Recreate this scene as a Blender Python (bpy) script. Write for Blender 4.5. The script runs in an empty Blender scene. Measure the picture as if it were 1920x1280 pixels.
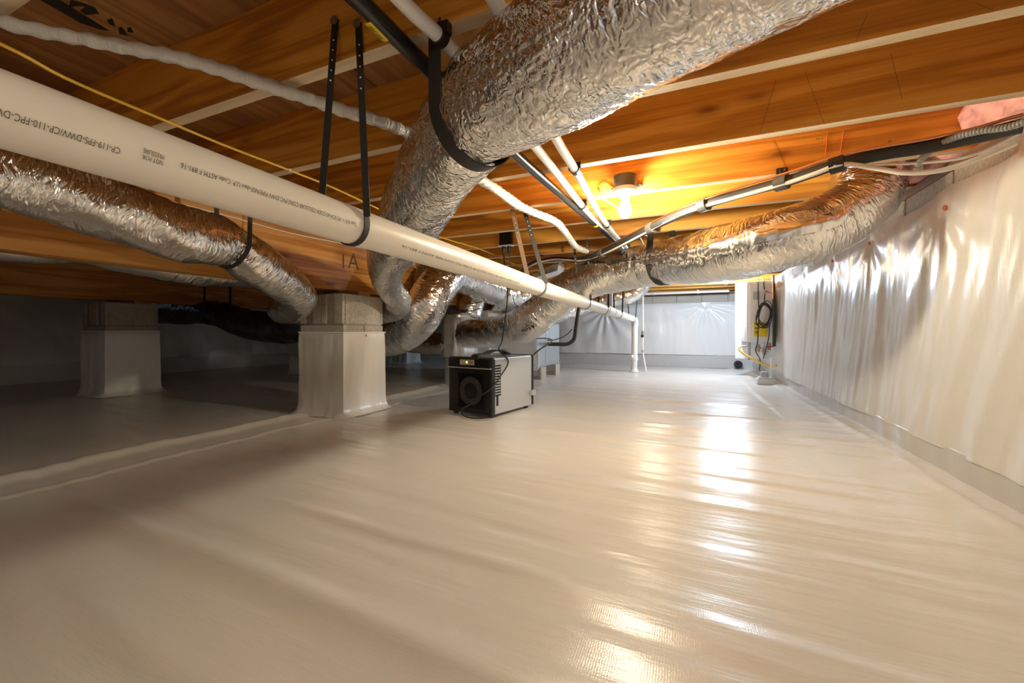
import bpy, bmesh, math, random
import numpy as np
from mathutils import Vector, Matrix

random.seed(7)
rng = np.random.default_rng(11)
SC = bpy.context.scene
COL = SC.collection

# ------------------------------------------------------------------ camera
CAM_H = 0.58
YAW = math.atan(330.0 / 770.0)          # camera looks left of the room's long axis
FPX = 770.0                              # focal length in pixels of the 1920 frame
cam_d = bpy.data.cameras.new('camera')
cam_d.sensor_width = 36.0
cam_d.lens = FPX / 1920.0 * 36.0
cam_d.shift_y = -15.0 / 1920.0
cam_d.clip_start = 0.02
cam = bpy.data.objects.new('camera', cam_d)
cam.location = (0, 0, CAM_H)
cam.rotation_euler = (math.radians(90), 0, YAW)
COL.objects.link(cam)
SC.camera = cam

# ------------------------------------------------------------------ world, exposure
w = bpy.data.worlds.new('world'); SC.world = w; w.use_nodes = True
w.node_tree.nodes['Background'].inputs[0].default_value = (0.55, 0.68, 0.9, 1)
w.node_tree.nodes['Background'].inputs[1].default_value = 0.25
SC.view_settings.view_transform = 'Standard'
SC.view_settings.look = 'None'
SC.view_settings.gamma = 1.0
SC.view_settings.use_curve_mapping = False
SC.view_settings.exposure = 0.10

WARM = (1.0, 0.88, 0.64)
COOL = (0.62, 0.80, 1.0)
LAMP_WARM = 900.0                       # radiance of the bare bulb over the floor
LAMP_COOL = 1950.0                       # daylight bulb by the water heater
LAMP_FAR = 300.0                         # warm bulb further along the same row
FILL_REAR = 600.0                        # unseen bulb added behind the camera to brighten near pipe and joists
HATCH_FILL = 1.5                        # cool fill light added outside an invented hatch behind the camera

area_d = bpy.data.lights.new('added_hatch_fill', 'AREA')  # added soft fill from behind the camera, not a known source
area_d.shape = 'RECTANGLE'; area_d.size = 1.1; area_d.size_y = 0.9
area_d.energy = HATCH_FILL; area_d.color = (0.80, 0.90, 1.0)
area_o = bpy.data.objects.new('added_hatch_fill', area_d)
area_o.location = (-0.35, -2.95, 0.72); area_o.rotation_euler = (math.radians(90), 0, 0)
COL.objects.link(area_o)

CY, SY = math.cos(YAW), math.sin(YAW)
def W(u, v, t=None, x=None, y=None, z=None):
    """Point on the sight line of a photograph pixel (1920x1280) at a chosen distance or plane."""
    d = Vector((-SY * FPX + CY * (u - 960), CY * FPX + SY * (u - 960), 625.0 - v))
    if t is None:
        if x is not None: t = x / d.x
        elif y is not None: t = y / d.y
        else: t = (z - CAM_H) / d.z
    return Vector((0, 0, CAM_H)) + d * t

# ------------------------------------------------------------------ numeric noise
_tab = rng.random((256, 256))
def vnoise(x, y, seed=0):
    x = np.asarray(x, float) + seed * 17.31; y = np.asarray(y, float) + seed * 9.77
    xi = np.floor(x).astype(int); yi = np.floor(y).astype(int)
    fx = x - xi; fy = y - yi
    fx = fx * fx * (3 - 2 * fx); fy = fy * fy * (3 - 2 * fy)
    a = _tab[xi & 255, yi & 255]; b = _tab[(xi + 1) & 255, yi & 255]
    c = _tab[xi & 255, (yi + 1) & 255]; d = _tab[(xi + 1) & 255, (yi + 1) & 255]
    return (a + (b - a) * fx) * (1 - fy) + (c + (d - c) * fx) * fy - 0.5

# ------------------------------------------------------------------ materials
def new_mat(name):
    m = bpy.data.materials.new(name); m.use_nodes = True
    return m, m.node_tree, m.node_tree.nodes['Principled BSDF']
def N(nt, kind, **kw):
    n = nt.nodes.new(kind)
    for k, v in kw.items():
        if k in ('operation', 'blend_type', 'data_type', 'feature', 'distance', 'bands_direction', 'wave_type', 'noise_dimensions', 'interpolation'):
            setattr(n, k, v)
        else:
            n.inputs[k].default_value = v
    return n
def ramp(nt, fac, stops):
    r = nt.nodes.new('ShaderNodeValToRGB')
    while len(r.color_ramp.elements) < len(stops): r.color_ramp.elements.new(0.5)
    for e, (p, c) in zip(r.color_ramp.elements, stops):
        e.position = p; e.color = c if len(c) == 4 else (*c, 1)
    nt.links.new(fac, r.inputs[0]); return r
def mapping(nt, src, scale):
    m = nt.nodes.new('ShaderNodeMapping'); m.inputs['Scale'].default_value = scale
    nt.links.new(src, m.inputs[0]); return m.outputs[0]
def bump(nt, b, height, strength, dist, prev=None):
    n = nt.nodes.new('ShaderNodeBump'); n.inputs['Strength'].default_value = strength
    n.inputs['Distance'].default_value = dist
    nt.links.new(height, n.inputs['Height'])
    if prev is not None: nt.links.new(prev.outputs[0], n.inputs['Normal'])
    nt.links.new(n.outputs[0], b.inputs['Normal']); return n
def plain(name, col, rough=0.5, metal=0.0, noise=0.0, nscale=30.0, bumpst=0.0):
    m, nt, b = new_mat(name)
    b.inputs['Base Color'].default_value = (*col, 1)
    b.inputs['Roughness'].default_value = rough; b.inputs['Metallic'].default_value = metal
    if noise or bumpst:
        tc = nt.nodes.new('ShaderNodeTexCoord')
        n = N(nt, 'ShaderNodeTexNoise', Scale=nscale, Detail=4.0)
        nt.links.new(tc.outputs['Object'], n.inputs['Vector'])
        if noise:
            r = ramp(nt, n.outputs['Fac'], [(0.25, tuple(c * (1 - noise) for c in col)), (0.75, tuple(min(1, c * (1 + noise)) for c in col))])
            nt.links.new(r.outputs[0], b.inputs['Base Color'])
        if bumpst: bump(nt, b, n.outputs['Fac'], bumpst, 0.004)
    return m
def emis(name, col, strength):
    m, nt, b = new_mat(name)
    b.inputs['Base Color'].default_value = (0, 0, 0, 1)
    b.inputs['Emission Color'].default_value = (*col, 1)
    b.inputs['Emission Strength'].default_value = strength
    return m

def wood_mat(name, dark, mid, light, axis='x', knots=True, rough=0.6):
    """lumber with grain running along the chosen object axis, a random offset for each board"""
    m, nt, b = new_mat(name)
    tc = nt.nodes.new('ShaderNodeTexCoord'); oi = nt.nodes.new('ShaderNodeObjectInfo')
    off = N(nt, 'ShaderNodeVectorMath', operation='SCALE'); off.inputs[0].default_value = (37.0, 11.0, 23.0)
    nt.links.new(oi.outputs['Random'], off.inputs['Scale'])
    add = N(nt, 'ShaderNodeVectorMath', operation='ADD')
    nt.links.new(tc.outputs['Object'], add.inputs[0]); nt.links.new(off.outputs[0], add.inputs[1])
    along, acr = 0.55, 7.0
    sc = {'x': (along, acr, acr), 'y': (acr, along, acr), 'z': (acr, acr, along)}[axis]
    v = mapping(nt, add.outputs[0], sc)
    n0 = N(nt, 'ShaderNodeTexNoise', Scale=1.2, Detail=3.0, Distortion=0.6)
    nt.links.new(v, n0.inputs['Vector'])
    mul = N(nt, 'ShaderNodeMath', operation='MULTIPLY'); mul.inputs[1].default_value = 24.0
    nt.links.new(n0.outputs['Fac'], mul.inputs[0])
    sn = N(nt, 'ShaderNodeMath', operation='SINE'); nt.links.new(mul.outputs[0], sn.inputs[0])
    sc2 = {'x': (2.0, 120, 120), 'y': (120, 2.0, 120), 'z': (120, 120, 2.0)}[axis]
    n1 = N(nt, 'ShaderNodeTexNoise', Scale=1.0, Detail=3.0)
    nt.links.new(mapping(nt, add.outputs[0], sc2), n1.inputs['Vector'])
    a1 = N(nt, 'ShaderNodeMath', operation='MULTIPLY_ADD'); a1.inputs[1].default_value = 0.20; a1.inputs[2].default_value = 0.5
    nt.links.new(sn.outputs[0], a1.inputs[0])
    a2 = N(nt, 'ShaderNodeMath', operation='MULTIPLY_ADD'); a2.inputs[1].default_value = 0.44; a2.inputs[2].default_value = -0.22
    nt.links.new(n1.outputs['Fac'], a2.inputs[0])
    s = N(nt, 'ShaderNodeMath', operation='ADD'); nt.links.new(a1.outputs[0], s.inputs[0]); nt.links.new(a2.outputs[0], s.inputs[1])
    n2 = N(nt, 'ShaderNodeTexNoise', Scale=1.0, Detail=2.0)
    nt.links.new(mapping(nt, add.outputs[0], (1.1, 1.1, 1.1)), n2.inputs['Vector'])
    a3 = N(nt, 'ShaderNodeMath', operation='MULTIPLY_ADD'); a3.inputs[1].default_value = 0.5; a3.inputs[2].default_value = -0.25
    nt.links.new(n2.outputs['Fac'], a3.inputs[0])
    s2 = N(nt, 'ShaderNodeMath', operation='ADD'); nt.links.new(s.outputs[0], s2.inputs[0]); nt.links.new(a3.outputs[0], s2.inputs[1])
    r = ramp(nt, s2.outputs[0], [(0.2, dark), (0.5, mid), (0.85, light)])
    col = r.outputs[0]
    if knots:
        sk = {'x': (1.5, 2.6, 4.2), 'y': (2.6, 1.5, 4.2), 'z': (4, 4, 1.5)}[axis]
        vo = N(nt, 'ShaderNodeTexVoronoi', Scale=1.0, Randomness=1.0)
        nt.links.new(mapping(nt, add.outputs[0], sk), vo.inputs['Vector'])
        kr = ramp(nt, vo.outputs['Distance'], [(0.0, (1, 1, 1)), (0.05, (0.85, 0.85, 0.85)), (0.085, (0.25, 0.25, 0.25)), (0.15, (0, 0, 0))])
        mx = N(nt, 'ShaderNodeMix', data_type='RGBA'); mx.inputs['B'].default_value = (dark[0] * 0.45, dark[1] * 0.32, dark[2] * 0.25, 1)
        nt.links.new(kr.outputs[0], mx.inputs['Factor']); nt.links.new(col, mx.inputs['A'])
        col = mx.outputs['Result']
    nt.links.new(col, b.inputs['Base Color'])
    b.inputs['Roughness'].default_value = rough
    bump(nt, b, n1.outputs['Fac'], 0.25, 0.003)
    return m

def foil_mat(name, col, rough, s_along, s_round, strength, metal=1.0, big=0.3, axial=0.0):
    """crinkled foil jacket; texture runs in metres along and around the tube"""
    m, nt, b = new_mat(name)
    b.inputs['Base Color'].default_value = (*col, 1)
    b.inputs['Metallic'].default_value = metal; b.inputs['Roughness'].default_value = rough
    uv = nt.nodes.new('ShaderNodeTexCoord').outputs['UV']
    wn = N(nt, 'ShaderNodeTexNoise', Scale=14.0, Detail=2.0)
    nt.links.new(uv, wn.inputs['Vector'])
    wsc = N(nt, 'ShaderNodeVectorMath', operation='SCALE'); wsc.inputs['Scale'].default_value = 0.05
    nt.links.new(wn.outputs['Color'], wsc.inputs[0])
    wad = N(nt, 'ShaderNodeVectorMath', operation='ADD'); nt.links.new(uv, wad.inputs[0]); nt.links.new(wsc.outputs[0], wad.inputs[1])
    n1 = N(nt, 'ShaderNodeTexNoise', Scale=1.0, Detail=2.0, Roughness=0.5)
    nt.links.new(mapping(nt, wad.outputs[0], (s_round, s_along, 1)), n1.inputs['Vector'])
    rd = N(nt, 'ShaderNodeMath', operation='SUBTRACT'); rd.inputs[1].default_value = 0.5; nt.links.new(n1.outputs['Fac'], rd.inputs[0])
    ab = N(nt, 'ShaderNodeMath', operation='ABSOLUTE'); nt.links.new(rd.outputs[0], ab.inputs[0])   # sharp valleys
    vo = N(nt, 'ShaderNodeTexVoronoi', Scale=1.0)
    nt.links.new(mapping(nt, wad.outputs[0], (s_round * 1.7, s_along * 1.2, 1)), vo.inputs['Vector'])
    n3 = N(nt, 'ShaderNodeTexNoise', Scale=1.0, Detail=2.0)
    nt.links.new(mapping(nt, uv, (5.0, 7.0, 1)), n3.inputs['Vector'])
    b1 = bump(nt, b, n3.outputs['Fac'], big, 0.03)
    b2 = bump(nt, b, ab.outputs[0], strength, 0.030, b1)
    b3 = bump(nt, b, vo.outputs['Distance'], strength * 0.6, 0.006, b2)
    if axial:                                            # long creases running with the tube
        n4 = N(nt, 'ShaderNodeTexNoise', Scale=1.0, Detail=2.0)
        nt.links.new(mapping(nt, wad.outputs[0], (30.0, 3.0, 1)), n4.inputs['Vector'])
        r4 = N(nt, 'ShaderNodeMath', operation='SUBTRACT'); r4.inputs[1].default_value = 0.5; nt.links.new(n4.outputs['Fac'], r4.inputs[0])
        a4 = N(nt, 'ShaderNodeMath', operation='ABSOLUTE'); nt.links.new(r4.outputs[0], a4.inputs[0])
        bump(nt, b, a4.outputs[0], axial, 0.02, b3)
    return m

def sheet_mat(name, col, rough, scale, strength, weave=True, dirt=0.06):
    """reinforced polythene vapour barrier: fine woven scrim plus soft small creases"""
    m, nt, b = new_mat(name)
    tc = nt.nodes.new('ShaderNodeTexCoord')
    n = N(nt, 'ShaderNodeTexNoise', Scale=1.0, Detail=4.0, Roughness=0.55)
    nt.links.new(mapping(nt, tc.outputs['Object'], scale), n.inputs['Vector'])
    b1 = bump(nt, b, n.outputs['Fac'], strength, 0.012)
    if weave:
        wv = N(nt, 'ShaderNodeTexVoronoi', Scale=220.0, Randomness=0.35)
        nt.links.new(tc.outputs['Object'], wv.inputs['Vector'])
        bump(nt, b, wv.outputs['Distance'], 0.10, 0.002, b1)
    d = N(nt, 'ShaderNodeTexNoise', Scale=1.3, Detail=3.0)
    nt.links.new(tc.outputs['Object'], d.inputs['Vector'])
    r = ramp(nt, d.outputs['Fac'], [(0.3, tuple(c * (1 - dirt) for c in col)), (0.7, col)])
    nt.links.new(r.outputs[0], b.inputs['Base Color'])
    b.inputs['Roughness'].default_value = rough
    b.inputs['Specular IOR Level'].default_value = 0.5
    return m

M = {}
M['joist'] = wood_mat('pine_joist', (0.44, 0.165, 0.018), (0.72, 0.32, 0.036), (0.84, 0.45, 0.085), 'x')
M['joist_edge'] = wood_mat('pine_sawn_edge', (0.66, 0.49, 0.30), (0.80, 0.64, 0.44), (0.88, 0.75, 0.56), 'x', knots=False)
M['girder'] = wood_mat('girder_pine', (0.33, 0.115, 0.020), (0.56, 0.24, 0.045), (0.70, 0.36, 0.10), 'y')
M['plywood'] = wood_mat('subfloor_sheathing', (0.26, 0.11, 0.035), (0.38, 0.18, 0.06), (0.50, 0.27, 0.10), 'y', knots=False)
M['treated'] = wood_mat('treated_sill', (0.16, 0.08, 0.04), (0.24, 0.12, 0.06), (0.32, 0.18, 0.09), 'y', knots=False)
M['treated_x'] = wood_mat('treated_sill_x', (0.16, 0.08, 0.04), (0.24, 0.12, 0.06), (0.32, 0.18, 0.09), 'x', knots=False)
M['pale_wood'] = wood_mat('pale_shim', (0.5, 0.33, 0.14), (0.62, 0.42, 0.2), (0.7, 0.52, 0.28), 'y', knots=False)
M['block'] = plain('concrete_block', (0.46, 0.42, 0.36), 0.9, 0, 0.22, 60, 0.5)
M['mortar'] = plain('mortar', (0.33, 0.30, 0.26), 0.95, 0, 0.2, 80, 0.4)
M['floor_sheet'] = sheet_mat('floor_vapour_barrier', (0.75, 0.73, 0.68), 0.27, (2.2, 14.0, 1.0), 0.28)
M['wall_sheet'] = sheet_mat('wall_vapour_barrier', (0.68, 0.665, 0.64), 0.24, (6.0, 9.0, 2.2), 0.40)
M['wall_sheet_x'] = sheet_mat('wall_vapour_barrier_x', (0.80, 0.79, 0.77), 0.27, (7.0, 6.0, 3.0), 0.30)
M['pier_sheet'] = sheet_mat('pier_wrap', (0.80, 0.785, 0.76), 0.27, (5.0, 5.0, 3.0), 0.30)
M['skirt'] = sheet_mat('turned_up_skirt', (0.56, 0.545, 0.53), 0.35, (5.0, 5.0, 5.0), 0.25)
M['foil'] = foil_mat('foil_crackled', (0.80, 0.80, 0.80), 0.14, 46, 34, 0.45, axial=0.45)
M['foil_rings'] = foil_mat('foil_ringed', (0.82, 0.82, 0.82), 0.14, 52, 10, 0.50)
M['foil_soft'] = foil_mat('foil_smooth', (0.82, 0.82, 0.81), 0.22, 22, 9, 0.40)
M['foil_box'] = foil_mat('foil_satin', (0.80, 0.80, 0.79), 0.40, 16, 12, 0.30, metal=0.6)
M['black_jacket'] = foil_mat('black_film_jacket', (0.02, 0.018, 0.017), 0.22, 35, 9, 0.45, metal=0.0)
M['white_wrap'] = foil_mat('white_wrap', (0.66, 0.65, 0.62), 0.33, 70, 12, 0.35, metal=0.0)
M['pvc'] = plain('pvc_cream', (0.88, 0.825, 0.745), 0.36, 0, 0.03, 9)
M['pvc_white'] = plain('pvc_white', (0.84, 0.83, 0.81), 0.35)
M['pvc_band'] = plain('coupling_solvent_stain', (0.58, 0.52, 0.45), 0.4)
M['ink'] = plain('grey_ink', (0.12, 0.10, 0.09), 0.6)
M['pen'] = plain('marker_pen', (0.13, 0.06, 0.03), 0.7)
M['blackink'] = plain('black_stencil_ink', (0.012, 0.010, 0.010), 0.7)
M['black'] = plain('black_plastic', (0.014, 0.013, 0.013), 0.38)
M['strap'] = plain('black_webbing', (0.016, 0.014, 0.013), 0.62, 0, 0.3, 300, 0.4)
M['blackpipe'] = plain('black_coated_pipe', (0.015, 0.014, 0.014), 0.22)
M['rubber'] = plain('black_foam_insulation', (0.028, 0.026, 0.025), 0.6)
M['tape'] = plain('grey_tape', (0.09, 0.085, 0.08), 0.4)
M['copper'] = plain('copper', (0.80, 0.38, 0.22), 0.3, 1.0)
M['cable_white'] = plain('white_cable', (0.80, 0.74, 0.66), 0.4)
M['cable_yellow'] = plain('yellow_cable', (0.78, 0.47, 0.04), 0.4)
M['conduit'] = plain('grey_conduit', (0.30, 0.29, 0.27), 0.35)
M['yellow'] = plain('yellow_label', (0.85, 0.62, 0.02), 0.45)
M['galv'] = plain('galvanised_steel', (0.62, 0.68, 0.73), 0.32, 0.85, 0.06, 14)
M['panel_white'] = plain('white_enamel', (0.82, 0.83, 0.84), 0.35)
M['heater_white'] = plain('heater_enamel', (0.84, 0.84, 0.85), 0.28)
M['board'] = plain('white_board', (0.86, 0.86, 0.85), 0.6)
M['grey_metal'] = plain('grey_painted_metal', (0.50, 0.52, 0.55), 0.4, 0.4)
M['dehu_side'] = plain('silver_grey_paint', (0.56, 0.58, 0.61), 0.38, 0.35)
M['dehu_black'] = plain('gloss_black', (0.009, 0.008, 0.008), 0.25)
M['dehu_fan'] = plain('fan_grey', (0.17, 0.155, 0.14), 0.5)
M['panel_tan'] = plain('control_panel_tan', (0.42, 0.34, 0.25), 0.4)
M['led'] = emis('green_led', (0.55, 1.0, 0.05), 6.0)
M['box_grey'] = plain('junction_box_grey', (0.055, 0.048, 0.042), 0.5)
M['porcelain'] = plain('white_lampholder', (0.85, 0.82, 0.76), 0.3)
M['bulb_warm'] = emis('bulb_glow_warm', WARM, LAMP_WARM)
M['fill_bulb_rear'] = emis('fill_bulb_glow', (1.0, 0.90, 0.72), FILL_REAR)
M['bulb_far'] = emis('bulb_glow_far', WARM, LAMP_FAR)
M['bulb_cool'] = emis('bulb_glow_cool', COOL, LAMP_COOL)
M['insul'] = plain('pink_fibreglass', (0.72, 0.36, 0.33), 0.95, 0, 0.35, 25, 0.8)
M['tan_insul'] = plain('tan_fibre', (0.45, 0.28, 0.11), 0.95, 0, 0.4, 40, 0.8)
M['red'] = plain('red_plastic', (0.55, 0.05, 0.03), 0.45)
M['orange_pin'] = plain('orange_fixing', (0.62, 0.12, 0.05), 0.5)
M['brass'] = plain('brass_valve', (0.55, 0.42, 0.30), 0.35, 0.8)
M['yellow_flex'] = plain('yellow_gas_flex', (0.80, 0.53, 0.10), 0.4)
M['wire_blue'] = plain('blue_black_wire', (0.03, 0.045, 0.10), 0.45)
M['pump'] = plain('pump_grey_white', (0.74, 0.75, 0.76), 0.45)
M['hole'] = plain('dark_void', (0.008, 0.008, 0.009), 0.9)
M['galvhanger'] = plain('steel_strap', (0.30, 0.29, 0.27), 0.35, 0.9)
M['fan_blue'] = plain('steel_scroll', (0.45, 0.5, 0.55), 0.4, 0.8)

# ------------------------------------------------------------------ geometry helpers
def tag(o, label=None, cat=None, group=None, kind=None):
    if label: o['label'] = label
    if cat: o['category'] = cat
    if group: o['group'] = group
    if kind: o['kind'] = kind
    return o
def empty(name, loc=(0, 0, 0), rz=0.0, label=None, cat=None, group=None):
    o = bpy.data.objects.new(name, None); o.empty_display_size = 0.05
    o.location = loc; o.rotation_euler = (0, 0, rz); COL.objects.link(o)
    return tag(o, label, cat, group)
def mesh_obj(name, verts, faces, mat, parent=None, smooth=False, uvs=None, mats=None, fmat=None):
    me = bpy.data.meshes.new(name)
    me.from_pydata([tuple(v) for v in verts], [], faces)
    for mm in (mats if mats else [mat]): me.materials.append(mm)
    if fmat is not None: me.polygons.foreach_set('material_index', fmat)
    if smooth: me.polygons.foreach_set('use_smooth', [True] * len(me.polygons))
    if uvs is not None:
        l = me.uv_layers.new(name='UVMap')
        vi = np.zeros(len(me.loops), int); me.loops.foreach_get('vertex_index', vi)
        l.data.foreach_set('uv', np.asarray(uvs, float)[vi].ravel())
    me.update()
    o = bpy.data.objects.new(name, me); COL.objects.link(o)
    if parent is not None: place(o, parent)
    return o
def place(o, parent):
    """parent a part whose vertices are in world space to a thing standing elsewhere"""
    o.parent = parent
    pm = Matrix.Identity(4)
    chain = []; p = parent
    while p is not None: chain.append(p); p = p.parent
    for p in reversed(chain):
        pm = pm @ p.matrix_parent_inverse @ p.matrix_basis
    o.matrix_parent_inverse = pm.inverted()
class MB:
    """collects shapes in world space and links them as one mesh object"""
    def __init__(s): s.v = []; s.f = []; s.sm = []
    def add(s, vs, fs):
        k = len(s.v); s.v += [Vector(p) for p in vs]; s.f += [tuple(i + k for i in f) for f in fs]; return s
    def box(s, lo, hi, M4=None, bev=0.0):
        bm = bmesh.new(); bmesh.ops.create_cube(bm, size=1.0)
        for v in bm.verts:
            v.co = Vector((lo[i] + (v.co[i] + 0.5) * (hi[i] - lo[i]) for i in range(3)))
        if bev > 0:
            bmesh.ops.bevel(bm, geom=bm.edges[:], offset=bev, segments=2, affect='EDGES', profile=0.6)
        bm.verts.index_update()
        vs = [(M4 @ v.co) if M4 else v.co.copy() for v in bm.verts]
        fs = [[v.index for v in f.verts] for f in bm.faces]; bm.free()
        return s.add(vs, fs)
    def tube(s, pts, r, n=12, sub=4, cap=True):
        P = smooth_path(pts, sub) if sub > 1 else [Vector(p) for p in pts]
        R = r if hasattr(r, '__len__') else [r] * len(P)
        if len(R) != len(P): R = np.interp(np.linspace(0, 1, len(P)), np.linspace(0, 1, len(R)), R)
        fr = frames(P); vs = []; fs = []
        for p, (a, b), rr in zip(P, fr, R):
            for k in range(n):
                an = 2 * math.pi * k / n; vs.append(p + (a * math.cos(an) + b * math.sin(an)) * rr)
        for i in range(len(P) - 1):
            for k in range(n):
                fs.append((i * n + k, i * n + (k + 1) % n, (i + 1) * n + (k + 1) % n, (i + 1) * n + k))
        if cap:
            fs.append(tuple(reversed(range(n)))); fs.append(tuple(range((len(P) - 1) * n, len(P) * n)))
        return s.add(vs, fs)
    def cyl(s, a, b, r, r2=None, n=20):
        return s.tube([a, b], [r, r if r2 is None else r2], n, 1)
    def ribbon(s, pts, side, width, thick=0.002):
        """flat strap along pts; side = unit vector across it"""
        P = [Vector(p) for p in pts]; vs = []; fs = []
        for i, p in enumerate(P):
            d = (P[min(i + 1, len(P) - 1)] - P[max(i - 1, 0)]).normalized()
            sd = Vector(side); sd = (sd - d * sd.dot(d)).normalized(); nn = d.cross(sd)
            for a, b in ((-1, -1), (1, -1), (1, 1), (-1, 1)):
                vs.append(p + sd * (a * width / 2) + nn * (b * thick / 2))
        for i in range(len(P) - 1):
            for k in range(4):
                fs.append((i * 4 + k, i * 4 + (k + 1) % 4, (i + 1) * 4 + (k + 1) % 4, (i + 1) * 4 + k))
        fs.append((3, 2, 1, 0)); k = (len(P) - 1) * 4; fs.append((k, k + 1, k + 2, k + 3))
        return s.add(vs, fs)
    def lathe(s, prof, c, axis=(0, 0, 1), n=28):
        ax = Vector(axis).normalized(); a = ax.orthogonal().normalized(); b = ax.cross(a); c = Vector(c)
        vs = []; fs = []
        for r, h in prof:
            for k in range(n):
                an = 2 * math.pi * k / n; vs.append(c + ax * h + (a * math.cos(an) + b * math.sin(an)) * max(r, 1e-5))
        for i in range(len(prof) - 1):
            for k in range(n):
                fs.append((i * n + k, i * n + (k + 1) % n, (i + 1) * n + (k + 1) % n, (i + 1) * n + k))
        fs.append(tuple(reversed(range(n)))); fs.append(tuple(range((len(prof) - 1) * n, len(prof) * n)))
        return s.add(vs, fs)
    def build(s, name, mat, parent=None, smooth=False, angle=None):
        o = mesh_obj(name, s.v, s.f, mat, parent, smooth)
        if smooth:
            me = o.data
            me.set_sharp_from_angle(angle=math.radians(angle or 40))
        return o
def smooth_path(pts, sub):
    P = [Vector(p) for p in pts]
    if len(P) < 3:
        return [P[0].lerp(P[-1], i / sub) for i in range(sub + 1)]
    Q = [P[0] * 2 - P[1]] + P + [P[-1] * 2 - P[-2]]; out = []
    for i in range(1, len(Q) - 2):
        p0, p1, p2, p3 = Q[i - 1], Q[i], Q[i + 1], Q[i + 2]
        d1 = max((p1 - p0).length, 1e-4) ** .5; d2 = max((p2 - p1).length, 1e-4) ** .5; d3 = max((p3 - p2).length, 1e-4) ** .5
        m1 = ((p1 - p0) / d1 - (p2 - p0) / (d1 + d2) + (p2 - p1) / d2) * d2
        m2 = ((p2 - p1) / d2 - (p3 - p1) / (d2 + d3) + (p3 - p2) / d3) * d2
        for k in range(sub):
            t = k / sub; t2 = t * t; t3 = t2 * t
            out.append(p1 * (2 * t3 - 3 * t2 + 1) + m1 * (t3 - 2 * t2 + t) + p2 * (-2 * t3 + 3 * t2) + m2 * (t3 - t2))
    out.append(P[-1]); return out
def frames(P):
    out = []; a = None
    for i in range(len(P)):
        d = (P[min(i + 1, len(P) - 1)] - P[max(i - 1, 0)]).normalized()
        if a is None:
            up = Vector((0, 0, 1)) if abs(d.z) < 0.9 else Vector((0, 1, 0))
            a = (up - d * up.dot(d)).normalized()
        else:
            a = (a - d * a.dot(d)).normalized()
        out.append((a, d.cross(a)))
    return out
def resample(P, step):
    L = [0.0]
    for i in range(1, len(P)): L.append(L[-1] + (P[i] - P[i - 1]).length)
    n = max(4, int(L[-1] / step)); s = np.linspace(0, L[-1], n + 1)
    A = np.array([tuple(p) for p in P])
    return [Vector((np.interp(q, L, A[:, 0]), np.interp(q, L, A[:, 1]), np.interp(q, L, A[:, 2]))) for q in s], s

def duct_mesh(name, pts, rad, mat, parent=None, seed=1, n=56, step=0.012, rip=0.006, ring=0.0, ring_len=0.05, pinch=(), sag=0.0, crease=0.5):
    """flexible duct: wrinkled round tube with optional wire rings and pinches (world point, depth, width)"""
    P, S = resample(smooth_path(pts, 14), step)
    R = np.interp(np.linspace(0, 1, len(P)), np.linspace(0, 1, len(rad)), rad) if hasattr(rad, '__len__') else np.full(len(P), rad)
    fr = frames(P)
    K = np.arange(n); th = 2 * np.pi * K / n
    ca, sa = np.cos(th), np.sin(th)
    vs = np.zeros((len(P), n, 3)); uv = np.zeros((len(P), n, 2))
    for i, (p, (a, b)) in enumerate(zip(P, fr)):
        r = np.full(n, R[i])
        s = S[i]
        # periodic noise around: sample on a circle
        for q, (fa, fs_, am) in enumerate(((1.3, 7.0, 1.0), (2.3, 17.0, 0.65), (4.5, 34.0, 0.40))):
            r = r + rip * am * 2.0 * vnoise(fa * ca * 1.5 + 3.1 * q + s * fs_ * 0.3, fa * sa * 1.5 + s * fs_, seed + q)
        if crease:
            cr = vnoise(1.1 * ca + 9, 1.1 * sa + s * 48.0, seed + 7)
            r = r - rip * crease * 2.2 * np.maximum(0, cr) * (0.6 + vnoise(ca * 2, sa * 2 + s * 6, seed + 8))
        if ring: r = r + ring * math.sin(2 * math.pi * s / ring_len + 1.2 * float(vnoise(s * 5, 0.3, seed)))
        for (q, dep, wid) in pinch:
            dd = (p - Vector(q)).length
            g = math.exp(-(dd / wid) ** 2)
            r = r - dep * g * (1 + 0.5 * np.sin(9 * th + seed)) 
        off = np.outer(ca * r, np.array(a)) + np.outer(sa * r, np.array(b))
        vs[i] = np.array(p) + off
        uv[i, :, 0] = np.abs(((th + np.pi) % (2 * np.pi)) - np.pi) * R[i] * 1.0 + np.where(th > np.pi, 0.37, 0)*0
        uv[i, :, 1] = s
    fs = []
    for i in range(len(P) - 1):
        for k in range(n):
            fs.append((i * n + k, i * n + (k + 1) % n, (i + 1) * n + (k + 1) % n, (i + 1) * n + k))
    fs.append(tuple(reversed(range(n)))); fs.append(tuple(range((len(P) - 1) * n, len(P) * n)))
    return mesh_obj(name, vs.reshape(-1, 3), fs, mat, parent, True, uv.reshape(-1, 2)), P

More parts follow.
